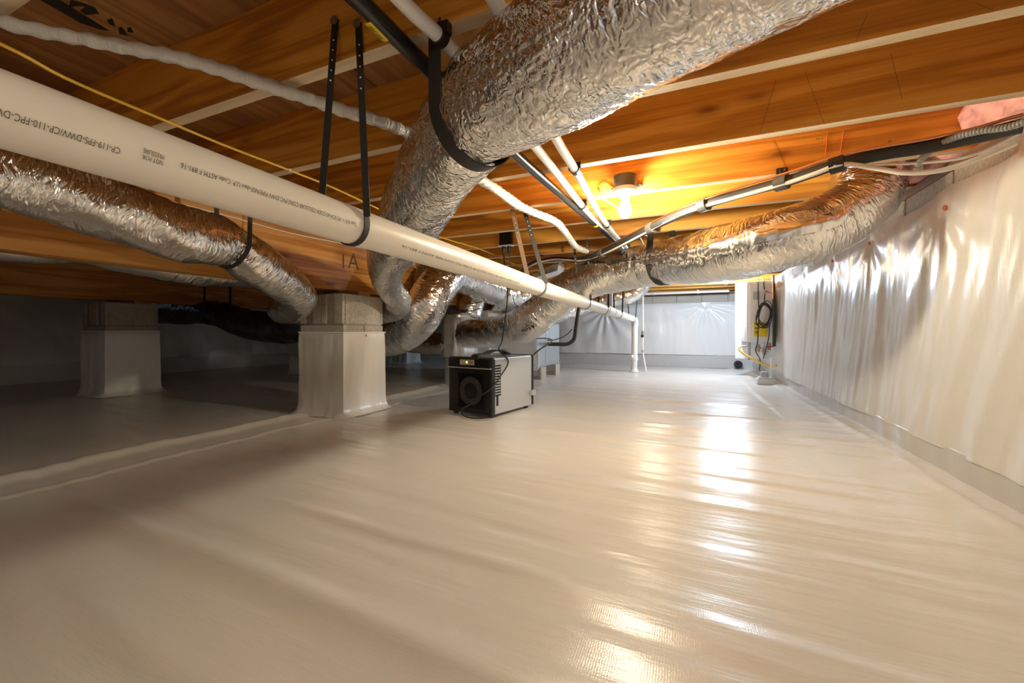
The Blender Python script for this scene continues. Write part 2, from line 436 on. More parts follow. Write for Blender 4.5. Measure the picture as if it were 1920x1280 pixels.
def strap_around(name, c, axis, r, width, ztop, label, mat='strap', lean=(0.0, 0.0), group=None, thick=0.003, spread=1.0, cat='strap'):
    """hanger strap: down one side of a duct, under it and up the other, fixed to the joists above"""
    c = Vector(c); ax = Vector(axis).normalized()
    side = ax.cross(Vector((0, 0, 1))).normalized(); up = side.cross(ax).normalized()
    if up.z < 0: up = -up
    rr = r + thick
    root = empty(name, (c.x, c.y, ztop), 0, label, cat, group)
    pts = []
    l, rr_ = lean
    A = c + side * rr * spread + ax * l; A.z = ztop
    B = c - side * rr * spread + ax * rr_; B.z = ztop
    pts.append(A); pts.append(A.lerp(c + side * rr + up * 0.02, 0.55))
    for k in range(0, 19):
        an = -math.pi * k / 18
        pts.append(c + side * math.cos(an) * rr + up * math.sin(an) * rr)
    pts.append(B.lerp(c - side * rr + up * 0.02, 0.55)); pts.append(B)
    MB().ribbon(pts, ax, width, thick).build('webbing', M[mat], root, True, 60)
    for q in (A, B):
        MB().lathe([(0.0, 0), (0.009, 0.0), (0.009, 0.003), (0.004, 0.005)], q + Vector((0, 0, -0.008)) + ax * 0.002, ax, 10).build('nail', M['galvhanger'], root)
    return root

def text_mesh(body, size, name, mat, parent, fn):
    """flat lettering as a mesh; fn maps local (x, y) in metres to a world point"""
    cu = bpy.data.curves.new(name, 'FONT'); cu.body = body; cu.size = size; cu.align_x = 'LEFT'
    cu.resolution_u = 3
    to = bpy.data.objects.new(name, cu); COL.objects.link(to)
    bpy.context.view_layer.update()
    me = bpy.data.meshes.new_from_object(to.evaluated_get(bpy.context.evaluated_depsgraph_get()))
    bpy.data.objects.remove(to); bpy.data.curves.remove(cu)
    width = max((v.co.x for v in me.vertices), default=0)
    vs = [fn(v.co.x, v.co.y) for v in me.vertices]
    fs = [tuple(p.vertices) for p in me.polygons]; bpy.data.meshes.remove(me)
    return mesh_obj(name, vs, fs, mat, parent), width

# ================================================================== THE SETTING
X0, X1 = -7.05, 0.96           # liner faces of the long walls
Y0, Y1 = -2.6, 7.70            # liner faces of the end walls
BT = 1.25                      # top of the block walls
JB, JT = 1.288, 1.53           # joist bottom and top

# ---- floor: reinforced sheet with long ripples running across the room
def gauss(d, wd): return np.exp(-(d / wd) ** 2)
def floor_h(x, y):
    q = y + 0.10 * x + 0.05 * vnoise(x * 0.9, y * 0.9, 3)
    h = 0.010 * vnoise(x * 0.55, q * 2.1, 1) + 0.011 * vnoise(x * 0.9, q * 5.0, 2) + 0.005 * vnoise(x * 1.6, q * 11.0, 4)
    h = h + 0.0050 * vnoise(x * 2.2 + y, q * 19.0, 5) + 0.0012 * vnoise(x * 4.0, q * 38.0, 7)
    # longer waves in front of the camera
    for (yc, xa, xb, a, wd) in ((0.66, -1.9, -0.2, 0.016, 0.040), (0.95, -1.3, -0.3, 0.010, 0.030), (0.42, -1.2, 0.1, 0.010, 0.05),
                                (1.55, -0.6, 0.7, 0.006, 0.03), (1.85, 0.1, 0.7, 0.007, 0.025), (2.3, -0.9, 0.5, 0.007, 0.03), (2.75, -0.1, 0.8, 0.008, 0.03), (3.2, -0.3, 0.75, 0.009, 0.03), (3.75, -0.5, 0.7, 0.009, 0.035)):
        ye = yc - 0.05 * (x - (xa + xb) / 2) + 0.03 * vnoise(x * 1.3, yc * 3, 6)
        m = 1 / (1 + np.exp(-(x - xa) / 0.08)) * 1 / (1 + np.exp((x - xb) / 0.08))
        h = h + a * gauss(y - ye, wd) * m
    # lapped seam along the pier line and its bulging edge
    h = h + 0.022 * gauss(x + 2.50 + 0.05 * vnoise(y * 1.2, 4.4, 8), 0.055) + 0.007 * gauss(x + 2.24 + 0.02 * vnoise(y * 2, 1, 9), 0.015)
    # lap by the right wall, then the cove rising to it
    h = h + 0.006 / (1 + np.exp(-(x - 0.60 - 0.02 * vnoise(y * 1.1, 2, 3)) / 0.004))
    cv = np.clip((x - 0.80 - 0.035 * vnoise(y * 2.3, 5, 4)) / 0.15, 0, 1)
    h = h + 0.012 * cv ** 2 + 0.010 * gauss(x - 0.885 - 0.03 * vnoise(y * 2.7, 7, 5), 0.018)
    return h
xs = np.concatenate([np.linspace(X0 - 0.05, -3.0, 90, endpoint=False), np.linspace(-3.0, 1.0, 230)])
ys = np.concatenate([np.linspace(Y0 - 0.05, 0.0, 60, endpoint=False), np.linspace(0.0, 3.2, 300, endpoint=False), np.linspace(3.2, Y1 + 0.05, 230)])
GX, GY = np.meshgrid(xs, ys); GZ = floor_h(GX, GY)
nx = len(xs); ny = len(ys)
ids = np.arange(nx * ny).reshape(ny, nx)
fc = np.stack([ids[:-1, :-1], ids[:-1, 1:], ids[1:, 1:], ids[1:, :-1]], -1).reshape(-1, 4).tolist()
floor = mesh_obj('floor', np.stack([GX, GY, GZ], -1).reshape(-1, 3), fc, M['floor_sheet'], None, True)
tag(floor, kind='structure')
def fz(x, y): return float(floor_h(np.array([x]), np.array([y]))[0])

# ---- a sheet hung on a wall: grid in (s along wall, z) pushed out by folds
def wall_sheet(name, parent, p0, p1, nrm, z0, ztop, mat, seed, amp=0.012, pins=(), ds=0.022, freq=7.0, diag=0.0, off=0.02):
    p0 = Vector(p0); p1 = Vector(p1); L = (p1 - p0).length; d = (p1 - p0) / L; nrm = Vector(nrm)
    ns = int(L / ds) + 1; nz = 46
    s = np.linspace(0, L, ns); T = np.linspace(0, 1, nz)
    S, TT = np.meshgrid(s, T)
    top = ztop(s) if callable(ztop) else np.full(ns, ztop)
    bot = z0 + 0.008 * vnoise(s * 1.7, 0.5, seed)
    Z = bot[None, :] + (top - bot)[None, :] * TT
    q = S + diag * Z + 0.10 * vnoise(S * 1.1, Z * 2.0, seed + 1)
    H = off + amp * (1.3 * vnoise(q * freq * 0.28, Z * 0.8, seed) + 1.1 * vnoise(q * freq * 0.8, Z * 1.3, seed + 2) + 0.8 * vnoise(q * freq * 2.0, Z * 2.4, seed + 3) + 0.35 * vnoise(q * freq * 4.5, Z * 5.0, seed + 4))
    for (ps, pz, st, rad) in pins:
        dx = S - ps; dz = pz - Z; rr = np.sqrt(dx * dx + dz * dz) + 1e-4; an = np.arctan2(dx, dz)
        fall = np.exp(-rr / rad)
        H = H + st * np.sin(an * 13 + 2.0 * vnoise(an * 3, rr * 3, seed + 5)) * fall * np.minimum(1, rr / 0.10)
        H = H - (off * 0.8) * np.exp(-(rr / 0.06) ** 2)
    edge = np.clip((1 - TT) / 0.06, 0, 1)
    H = np.maximum(H * (0.25 + 0.75 * edge), 0.002)
    V = np.array(p0)[None, None, :] + S[..., None] * np.array(d) + H[..., None] * np.array(nrm)
    V[..., 2] = Z
    idx = np.arange(nz * ns).reshape(nz, ns)
    f = np.stack([idx[:-1, :-1], idx[:-1, 1:], idx[1:, 1:], idx[1:, :-1]], -1).reshape(-1, 4).tolist()
    return mesh_obj(name, V.reshape(-1, 3), f, mat, parent, True)
def block_row(parent, a, b, fixed, along, thick, z0, z1, name='block'):
    """one course of blocks with open joints between them, sharing one mesh"""
    Lb = 0.4; me = None; s = a; k = 0
    while s < b - 0.02:
        e = min(s + Lb - 0.012, b)
        lo = [0, 0, 0]; hi = [e - s, thick, z1 - z0 - 0.006]
        if along == 'y': hi = [thick, e - s, z1 - z0 - 0.006]
        key = round(e - s, 3)
        if me is None or key != me[0]:
            bld = MB().box(lo, hi, bev=0.004); o = bld.build(name, M['block']); me = (key, o.data)
        else:
            o = bpy.data.objects.new(name, me[1]); COL.objects.link(o)
        o.location = (fixed, s, z0) if along == 'y' else (s, fixed, z0)
        o.parent = parent
        s += Lb; k += 1

# right wall
wall_right = tag(MB().box((1.002, Y0 - 0.2, -0.1), (1.19, Y1 + 0.2, BT - 0.004)).build('wall_right', M['mortar']), kind='structure')
block_row(wall_right, -2.55, 7.7, 0.992, 'y', 0.19, 1.05, BT)
pin_px = [(1757, 391), (1620, 457), (1553, 490)]
pin_w = [W(u, v, x=0.945) for u, v in pin_px]
pin_s = [(p.y - Y0, p.z) for p in pin_w] + [(0.9 - Y0, 1.19), (-0.3 - Y0, 1.18), (4.45 - Y0, 1.14), (5.0 - Y0, 1.15)]
def right_top(s):
    y = s + Y0
    z = 1.165 + 0.02 * vnoise(s * 1.4, 0.2, 21) + 0.012 * vnoise(s * 6, 0.2, 22)
    for ps, pz in pin_s: z = np.maximum(z, pz + 0.035 - 0.14 * np.abs(s - ps)) if False else z + 0.018 * np.exp(-((s - ps) / 0.10) ** 2)
    return z + np.where(y < 1.85, 0.03, 0.0)
wall_sheet('plastic_liner', wall_right, (0.985, Y0, 0), (0.985, 5.30, 0), (-1, 0, 0), 0.105, right_top, M['wall_sheet'], 31, 0.013,
           [(a, b, 0.0045, 0.30) for a, b in pin_s], 0.014, 8.0, 0.30, 0.022)
wall_sheet('plastic_liner', wall_right, (0.992, 5.25, 0), (0.992, Y1, 0), (-1, 0, 0), 0.02, 1.12, M['wall_sheet'], 37, 0.008, (), 0.03, 5.0, 0, 0.012)
wall_sheet('skirt', wall_right, (0.985, Y0, 0), (0.985, Y1, 0), (-1, 0, 0), 0.0, 0.125, M['skirt'], 41, 0.010, (), 0.03, 5.0, 0, 0.012)
for k, p in enumerate(pin_w):
    MB().lathe([(0.0, 0), (0.011, 0.0), (0.012, 0.004), (0.004, 0.010)], (0.972, p.y, p.z), (-1, 0, 0), 12).build('liner_pin', M['orange_pin'], wall_right, True)

# far end wall
wall_back = tag(MB().box((X0 - 0.2, Y1 + 0.032, -0.1), (1.19, Y1 + 0.22, BT - 0.004)).build('wall_back', M['mortar']), kind='structure')
block_row(wall_back, -6.98, 1.0, Y1 + 0.022, 'x', 0.19, 1.05, BT)
star = W(1322, 571, y=Y1 - 0.01); star2 = W(1135, 580, y=Y1 - 0.01)
wall_sheet('plastic_liner', wall_back, (X0, Y1 + 0.018, 0), (0.99, Y1 + 0.018, 0), (0, -1, 0), 0.215, lambda s: 1.105 + 0.012 * vnoise(s * 1.6, 3, 51), M['wall_sheet_x'], 53, 0.018,
           [(star.x - X0, star.z, 0.020, 0.42), (star2.x - X0, star2.z - 0.01, 0.026, 0.5), (2.2, 1.1, 0.02, 0.4)], 0.022, 4.0, 0.1, 0.035)
wall_sheet('skirt', wall_back, (X0, Y1 + 0.018, 0), (0.99, Y1 + 0.018, 0), (0, -1, 0), 0.0, 0.235, M['skirt'], 57, 0.012, (), 0.03, 3.5, 0, 0.018)
# left wall
wall_left = tag(MB().box((X0 - 0.22, Y0 - 0.2, -0.1), (X0 - 0.03, Y1 + 0.2, BT)).build('wall_left', M['mortar']), kind='structure')
wall_sheet('plastic_liner', wall_left, (X0 - 0.018, Y0, 0), (X0 - 0.018, Y1, 0), (1, 0, 0), 0.215, 1.09, M['wall_sheet'], 61, 0.020, [(2.6, 1.05, 0.02, 0.5), (4.2, 1.05, 0.02, 0.5), (6.0, 1.05, 0.02, 0.5)], 0.025, 4.5, 0.1, 0.035)
wall_sheet('skirt', wall_left, (X0 - 0.018, Y0, 0), (X0 - 0.018, Y1, 0), (1, 0, 0), 0.0, 0.235, M['skirt'], 67, 0.012, (), 0.03, 3.5, 0, 0.018)
# wall behind the camera; its hatch opening is invented to admit the fill light
hx0, hx1, hz0, hz1 = -0.95, 0.25, 0.22, 1.2
wf = MB()
wf.box((X0 - 0.2, Y0 - 0.2, -0.1), (hx0, Y0, BT)); wf.box((hx1, Y0 - 0.2, -0.1), (1.19, Y0, BT))
wf.box((hx0, Y0 - 0.2, -0.1), (hx1, Y0, hz0)); wf.box((hx0, Y0 - 0.2, hz1), (hx1, Y0, BT))
wall_front = tag(wf.build('wall_front', M['wall_sheet_x']), kind='structure')

# sill plates
tag(MB().box((1.0, Y0 - 0.1, BT), (1.14, Y1 + 0.1, JB)).build('trim_1', M['treated']), kind='structure')
tag(MB().box((X0 - 0.1, Y1 + 0.03, BT), (1.0, Y1 + 0.17, JB)).build('trim_2', M['treated_x']), kind='structure')
tag(MB().box((X0 - 0.17, Y0 - 0.1, BT), (X0 - 0.03, Y1 + 0.03, JB)).build('trim_3', M['treated']), kind='structure')
tag(MB().box((X0 - 0.1, Y0 - 0.17, BT), (1.0, Y0 - 0.03, JB)).build('trim_4', M['treated_x']), kind='structure')

# ceiling: sheathing panels on joists
ceiling = tag(MB().box((X0 - 0.2, Y0 - 0.2, JT + 0.022), (1.2, Y1 + 0.2, JT + 0.05)).build('ceiling', M['plywood']), kind='structure')
pm = MB().box((0, 0, 0), (1.214, 2.434, 0.02)).build('sheathing_panel', M['plywood'], None); first = True
for i in range(7):
    for j in range(5):
        o = pm if first else bpy.data.objects.new('sheathing_panel', pm.data)
        if not first: COL.objects.link(o)
        first = False
        o.location = (-7.2 + i * 1.22, -2.75 + j * 2.44 - (1.1 if i % 2 else 0.0), JT); o.parent = ceiling
JY = [0.843 + 0.444 * k for k in range(-7, 16)]
def joist_proto(x0, x1):
    L = x1 - x0
    o = MB().box((0, -0.038, 0), (L, 0, JT - JB - 0.001)).build('joist', M['joist'], None)
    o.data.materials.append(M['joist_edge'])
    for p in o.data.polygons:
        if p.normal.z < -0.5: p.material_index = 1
    return o
protoA = joist_proto(-2.46, 1.14); protoB = joist_proto(-7.18, -2.32)
for k, y in enumerate(JY):
    for pr, x0, dy in ((protoA, -2.46, 0.0), (protoB, -7.18, 0.0385)):
        o = pr if k == 0 else bpy.data.objects.new('joist', pr.data)
        if k: COL.objects.link(o)
        o.location = (x0, y + dy, JB); o.parent = ceiling
tag(MB().box((1.141, Y0 - 0.1, JB), (1.18, Y1 + 0.1, JT)).build('rim_board', M['joist'], ceiling))
tag(MB().box((X0 - 0.1, Y1 + 0.13, JB), (1.14, Y1 + 0.17, JT)).build('rim_board', M['joist'], ceiling))

# stencilled black print on the sheathing, top left of the photograph, and pencil and stamp marks on joists
for (pts) in ([(75, 0), (112, 0), (206, 58), (190, 56), (150, 43), (130, 31)],
              [(132, 0), (150, 4), (178, 14), (186, 26), (160, 28), (150, 20), (160, 12), (140, 12), (128, 16)],
              [(200, 38), (210, 34), (217, 50), (206, 46)], [(222, 52), (228, 50), (240, 67), (224, 64)], [(238, 53), (244, 50), (251, 62), (240, 60)]):
    vs = [W(u, v, z=JT - 0.001) for u, v in pts]
    mesh_obj('stencil_mark', vs, [tuple(range(len(vs)))], M['blackink'], ceiling)
def joist_mark(k, u, v, w_, h_, body=None, lines=1):
    y = JY[k] - 0.0388
    c = W(u, v, y=y)
    if body:
        text_mesh(body, h_, 'stamp', M['pen'], ceiling, lambda a, b: Vector((c.x + a, y, c.z + b)))
    else:
        MB().box((c.x, y, c.z - h_ / 2), (c.x + w_, y + 0.0005, c.z + h_ / 2)).build('pencil_line', M['pen'], ceiling)
for (u0, v0, u1, v1, k) in ((1510, 135, 1545, 235, 9), (1455, 150, 1425, 255, 9), (1670, 100, 1692, 185, 9), (1627, 25, 1605, 85, 8), (1830, 5, 1862, 40, 8), (1450, 265, 1472, 315, 10)):
    y = JY[k] - 0.0386; a = W(u0, v0, y=y); b = W(u1, v1, y=y)
    a.z = min(max(a.z, JB + 0.003), JT); b.z = min(max(b.z, JB + 0.003), JT)
    MB().tube([a, b], 0.0004, 4, 1).build('pencil_line', M['pen'], ceiling)
for (u0, v0, u1, v1) in ((1552, 250, 1548, 292), (1582, 246, 1576, 286)):
    y = JY[10] - 0.0386; a = W(u0, v0, y=y); b = W(u1, v1, y=y); a.z = min(a.z, JT - 0.005); b.z = max(b.z, JB + 0.003)
    MB().tube([a, b], 0.0016, 5, 1).build('crayon_mark', M['orange_pin'], ceiling)
joist_mark(10, 1665, 268, 0, 0.016, 'I0'); joist_mark(10, 1530, 262, 0, 0.012, 'No 2')

# pink batts tucked above the right-hand sill
for k in range(6, 14):
    y0, y1 = JY[k] + 0.004, JY[k + 1] - 0.042
    n_ = 12; vs = []; fs = []
    for a in range(n_ + 1):
        for b in range(7):
            yy = y0 + (y1 - y0) * a / n_; zz = JB + 0.012 + (JT - JB - 0.02) * b / 6
            xx = 0.985 + 0.05 * float(vnoise(a * 0.8 + k * 5, b * 0.9, 3)) - 0.02 * math.sin(math.pi * b / 6)
            vs.append((xx, yy, zz))
    for a in range(n_):
        for b in range(6): fs.append((a * 7 + b, (a + 1) * 7 + b, (a + 1) * 7 + b + 1, a * 7 + b + 1))
    m_ = len(vs); vs += [(1.135, p[1], p[2]) for p in vs]
    ring = [a * 7 for a in range(n_ + 1)] + [n_ * 7 + b for b in range(1, 7)] + [a * 7 + 6 for a in range(n_ - 1, -1, -1)] + [b for b in range(5, 0, -1)]
    for i in range(len(ring)):
        p, q = ring[i], ring[(i + 1) % len(ring)]; fs.append((p, p + m_, q + m_, q))
    ib = mesh_obj('insulation_batt', vs, fs, M['insul'], None, True)
    nm = {6: 'pink insulation batt between the joists nearest the camera, above the right wall', 7: 'pink insulation batt at the top right corner above the block wall',
          8: 'pink insulation batt where the grey conduit meets the right wall', 9: 'pink insulation batt above the block wall beside the silver duct end',
          10: 'pink insulation batt behind the upturned end of the silver duct', 11: 'pink insulation batt just beyond the upturned duct end',
          12: 'pink insulation batt third joist bay beyond the duct end', 13: 'pink insulation batt fourth joist bay beyond the duct end'}[k]
    tag(ib, nm, 'insulation', 'pink batts above the right wall sill')

# ================================================================== GIRDERS
GB = 0.893
def girder(name, xc, label, cuts):
    root = empty(name, (xc, cuts[0], GB), 0, label, 'beam')
    for a, b in zip(cuts[:-1], cuts[1:]):
        MB().box((xc - 0.0575, a + 0.001, GB), (xc + 0.0575, b - 0.002, JB - 0.001), bev=0.002).build('beam_segment', M['girder'], root)
    return root
g1 = girder('girder', -2.387, 'orange brown wooden girder resting on the near block pier', [Y0 - 0.02, 1.547, 3.08, 5.3, Y1 + 0.02])
girder('girder', -5.055, 'shadowed dark wooden girder resting on the far left block pier', [Y0 - 0.02, 0.85, 3.2, 5.6, Y1 + 0.02])
gx = -2.387 + 0.0575 + 0.0006
c = W(640, 502, x=gx)
text_mesh('I', 0.15, 'pen_mark', M['pen'], g1, lambda a, b: Vector((gx, c.y + a, c.z + b)))
c2 = W(652, 502, x=gx)
text_mesh('A', 0.17, 'pen_mark', M['pen'], g1, lambda a, b: Vector((gx, c2.y + a, c2.z + b)))

# ================================================================== PIERS
def pier(label, x0, y0, top, wraptop, seed, sx=0.41, sy=0.405):
    """hollow-block pier: four courses of two blocks, a plastic wrap up its lower part"""
    root = empty('block_pier', (x0 + sx / 2, y0 + sy / 2, 0), 0, label, 'pier')
    ch = top / 4.0
    MB().box((x0 + 0.012, y0 + 0.012, 0), (x0 + sx - 0.012, y0 + sy - 0.012, top - 0.004)).build('mortar_core', M['mortar'], root)
    for i in range(4):
        z0, z1 = i * ch, (i + 1) * ch - 0.008
        along_y = (i % 2 == 1)
        for k in range(2):
            mb = MB()
            if along_y:
                xa = x0 + k * sx / 2; xb = xa + sx / 2 - 0.008
                if i == 3:   # top course: frogged block ends show on the front
                    w3 = (xb - xa)
                    mb.box((xa, y0 + 0.02, z0), (xb, y0 + sy - 0.02, z1), bev=0.003)
                    mb.box((xa, y0, z0), (xa + w3 * 0.24, y0 + 0.03, z1), bev=0.003)
                    mb.box((xa + w3 * 0.62, y0, z0), (xb, y0 + 0.03, z1), bev=0.003)
                    mb.box((xa, y0 + sy - 0.03, z0), (xb, y0 + sy, z1), bev=0.003)
                else:
                    mb.box((xa, y0, z0), (xb, y0 + sy, z1), bev=0.003)
            else:
                ya = y0 + k * sy / 2; mb.box((x0, ya, z0), (x0 + sx, ya + sy / 2 - 0.008, z1), bev=0.003)
            mb.build('block', M['block'], root)
    # wrap
    per = []
    cr = [(x0, y0), (x0 + sx, y0), (x0 + sx, y0 + sy), (x0, y0 + sy)]
    for k in range(4):
        a, b = Vector((*cr[k], 0)), Vector((*cr[(k + 1) % 4], 0))
        nrm = Vector((b.y - a.y, -(b.x - a.x), 0)).normalized()
        for q in range(22): per.append((a.lerp(b, q / 22), nrm, q / 22))
    n_ = len(per); hs = np.concatenate([np.linspace(0, 0.06, 5), np.linspace(0.09, 1, 22)]); vs = []; fs = []
    for h in hs:
        for q, (p, nn, tq) in enumerate(per):
            z = h * (wraptop + 0.006 * float(vnoise(q * 0.7, 1, seed)))
            o_ = 0.006 + 0.010 * (float(vnoise(q * 0.35, h * 2.0, seed)) + 0.5) + 0.006 * float(vnoise(q * 0.9, h * 4, seed + 1))
            o_ = o_ * (1 - 0.7 * (h > 0.97)) + 0.05 * math.exp(-(z / 0.022)) * (1 + 0.6 * float(vnoise(q * 0.8, 0, seed + 2)))
            cn = Vector((p.x - (x0 + sx / 2), p.y - (y0 + sy / 2), 0)).normalized()
            dirn = nn if 0.04 < tq else (nn + per[q - 2][1]).normalized() * 1.2
            vs.append((p.x + dirn.x * o_, p.y + dirn.y * o_, z + 0.004))
    for i in range(len(hs) - 1):
        for k in range(n_): fs.append((i * n_ + k, i * n_ + (k + 1) % n_, (i + 1) * n_ + (k + 1) % n_, (i + 1) * n_ + k))
    wr = mesh_obj('plastic_wrap', vs, fs, M['pier_sheet'], root, True)
    wr.data.set_sharp_from_angle(angle=math.radians(60))
    # white caulk bead along the top of the wrap
    cb = MB().tube([(x0 - 0.008, y0 - 0.008, wraptop + 0.002), (x0 + sx + 0.008, y0 - 0.008, wraptop), (x0 + sx + 0.008, y0 + sy + 0.008, wraptop + 0.003), (x0 - 0.008, y0 + sy + 0.008, wraptop), (x0 - 0.008, y0 - 0.008, wraptop + 0.002)], 0.006, 8, 1)
    cb.build('sealant_bead', M['pvc_white'], root, True)
    # timber shims up to the girder
    for k, (fa, mt) in enumerate(((0.30, 'treated'), (0.62, 'pale_wood'))):
        MB().box((x0 + sx * 0.24, y0 + sy * fa, top - 0.004), (x0 + sx * 0.80, y0 + sy * (fa + 0.24), GB - 0.0005)).build('shim', M[mt], root)
    return root
p1 = pier('grey block pier wrapped in plastic nearest the camera, shims on top', -2.59, 2.14, 0.863, 0.585, 5)
MB().lathe([(0, 0), (0.008, 0), (0.004, 0.006)], (-2.168, 2.345, 0.565), (1, 0, 0), 10).build('wrap_pin', M['orange_pin'], p1)
pier('block pier wrapped in bluish plastic at the far left under the dark girder', -5.26, 1.97, 0.872, 0.60, 9)
pier('dim block pier behind the black duct, second under the dark girder', -5.26, 4.17, 0.872, 0.60, 13)
pier('small distant wrapped pier below the U-shaped silver duct', -5.26, 6.30, 0.872, 0.60, 17)
pier('wrapped block pier hidden behind the black and silver dehumidifier', -2.59, 4.38, 0.863, 0.59, 21)

# ================================================================== DUCTS
def duct(name, label, pts, rad, mat, cat='duct', **kw):
    root = empty(name, Vector(pts[0]), 0, label, cat)
    o, P = duct_mesh('foil_jacket' if mat.startswith('foil') else 'jacket', pts, rad, M[mat], root, **kw)
    return root, o, P

# main duct crossing overhead then diving behind the pier
main_pts = [(0.80, 0.48, 1.155), (0.45, 0.57, 1.155), (0.20, 0.64, 1.15), (0.0, 0.71, 1.14), (-0.26, 0.80, 1.125), (-0.44, 0.885, 1.13), (-0.60, 1.02, 1.14), (-0.74, 1.13, 1.125), (-0.90, 1.25, 1.075), (-1.15, 1.47, 1.02),
            (-1.60, 1.91, 1.02), (-1.98, 2.36, 0.935), (-2.055, 2.565, 0.84), (-2.20, 2.69, 0.78), (-2.45, 2.70, 0.75), (-2.68, 2.70, 0.75)]
MS = Vector((-0.50, 0.93, 1.132))
root, o, P = duct('supply_duct', 'large crinkled silver foil duct crossing overhead, nearest the camera', main_pts,
                  [0.125, 0.125, 0.126, 0.127, 0.127, 0.126, 0.124, 0.125, 0.126, 0.126, 0.12, 0.108, 0.10, 0.10, 0.10, 0.10], 'foil', seed=3, n=84, step=0.009, rip=0.0045, pinch=[(MS, 0.014, 0.06)], crease=0.6)
strap_around('duct_strap', MS, (-0.93, 0.36, 0), 0.123, 0.046, JB + 0.02, 'wide black strap slung under the large overhead silver duct', lean=(0.0, 0.0))

# left flexible duct in front of the girder
lp = [(-2.05, -1.4, 1.13), (-2.05, -0.5, 1.13), (-2.05, 0.2, 1.12), (-2.05, 0.57, 1.10), (-2.02, 0.85, 1.05), (-2.0, 1.05, 1.01), (-2.03, 1.27, 1.01), (-2.05, 1.44, 0.935), (-2.13, 1.67, 0.865), (-2.26, 1.86, 0.795), (-2.48, 1.98, 0.76), (-2.72, 2.10, 0.75), (-2.78, 2.42, 0.75)]
LS = Vector((-2.035, 1.30, 1.005))
root, o, P = duct('branch_duct', 'shiny silver foil duct at the left, sagging in front of the girder', lp,
                  [0.125, 0.125, 0.125, 0.122, 0.125, 0.130, 0.118, 0.120, 0.115, 0.108, 0.10, 0.10, 0.10], 'foil_rings', seed=9, n=60, step=0.010, rip=0.0045, pinch=[(LS, 0.022, 0.05)], crease=0.8)
strap_around('duct_strap', LS, (-0.05, 0.95, -0.25), 0.112, 0.022, JB + 0.01, 'narrow black strap pinching the left silver duct before the girder')

# right duct from the wall to the plenum box
rp = [(0.78, 2.42, 1.46), (0.775, 2.41, 1.33), (0.735, 2.39, 1.20), (0.60, 2.37, 1.095), (0.40, 2.33, 1.03), (0.16, 2.50, 1.01), (-0.155, 2.93, 1.055), (-0.42, 3.12, 1.05), (-0.66, 3.22, 1.02),
      (-0.93, 3.34, 0.935), (-1.10, 3.39, 0.82), (-1.30, 3.42, 0.69), (-1.58, 3.56, 0.60), (-1.90, 3.72, 0.585), (-2.18, 3.86, 0.575)]
RS = Vector((-0.15, 2.925, 1.055))
root, o, P = duct('supply_duct', 'long silver foil duct at the right, curving up at the liner wall', rp,
                  [0.14, 0.14, 0.145, 0.15, 0.152, 0.152, 0.15, 0.152, 0.15, 0.155, 0.16, 0.165, 0.16, 0.155, 0.15], 'foil_rings', seed=15, n=64, step=0.010, rip=0.005, pinch=[(RS, 0.013, 0.05)], crease=0.9)
# crumpled seam flap along its upper side
fl = MB(); Q = [p for p in P if -0.35 < p.x < 0.62 and p.z < 1.12]
vs = []; fs = []
for i, p in enumerate(Q):
    d = (Q[min(i + 1, len(Q) - 1)] - Q[max(i - 1, 0)]).normalized()
    sd = d.cross(Vector((0, 0, 1))).normalized()
    if sd.y > 0: sd = -sd
    rr = 0.151
    for k in range(4):
        an = math.radians(18 - 9 * k); ex = 0.003 + (0.020 * (float(vnoise(i * 0.45, k * 0.7, 4)) + 0.4) if k in (1, 2) else 0.0)
        vs.append(p + (sd * math.cos(an) + Vector((0, 0, 1)) * math.sin(an)) * (rr + max(0.002, ex)))
for i in range(len(Q) - 1):
    for k in range(3): fs.append((i * 4 + k, i * 4 + k + 1, (i + 1) * 4 + k + 1, (i + 1) * 4 + k))
uvq = [(0.01 * (i % 4), 0.01 * (i // 4)) for i in range(len(vs))]
mesh_obj('seam_flap', vs, fs, M['foil_soft'], root, True, uvq)
strap_around('duct_strap', RS, (-0.80, 0.55, 0.02), 0.148, 0.05, JB + 0.01, 'wide black strap slung under the right silver duct', lean=(0.03, 0.0), spread=0.8)

# U-shaped duct behind the pier
up_ = [(-1.97, 4.1, 1.05), (-1.97, 3.70, 1.09), (-1.98, 3.42, 1.12), (-1.99, 3.22, 1.11), (-2.01, 3.08, 1.03), (-2.05, 2.98, 0.88), (-2.13, 2.96, 0.75), (-2.28, 3.0, 0.63), (-2.55, 3.06, 0.55), (-2.8, 3.1, 0.53), (-2.98, 3.1, 0.53)]
duct('return_duct', 'fat U-shaped silver duct dipping behind the near pier', up_, [0.155, 0.155, 0.155, 0.158, 0.168, 0.175, 0.18, 0.185, 0.185, 0.18, 0.18], 'foil_rings', seed=23, n=60, step=0.011, rip=0.006, crease=1.0)
# small insulated elbow dropping beyond it
duct('branch_duct', 'dull silver duct low behind the U-shaped duct and foil box', [(-3.4, 4.1, 0.50), (-2.9, 4.05, 0.47), (-2.5, 3.95, 0.45), (-2.40, 3.95, 0.45)], [0.13, 0.13, 0.13, 0.12], 'foil_rings', seed=29, n=40, step=0.014, rip=0.006)
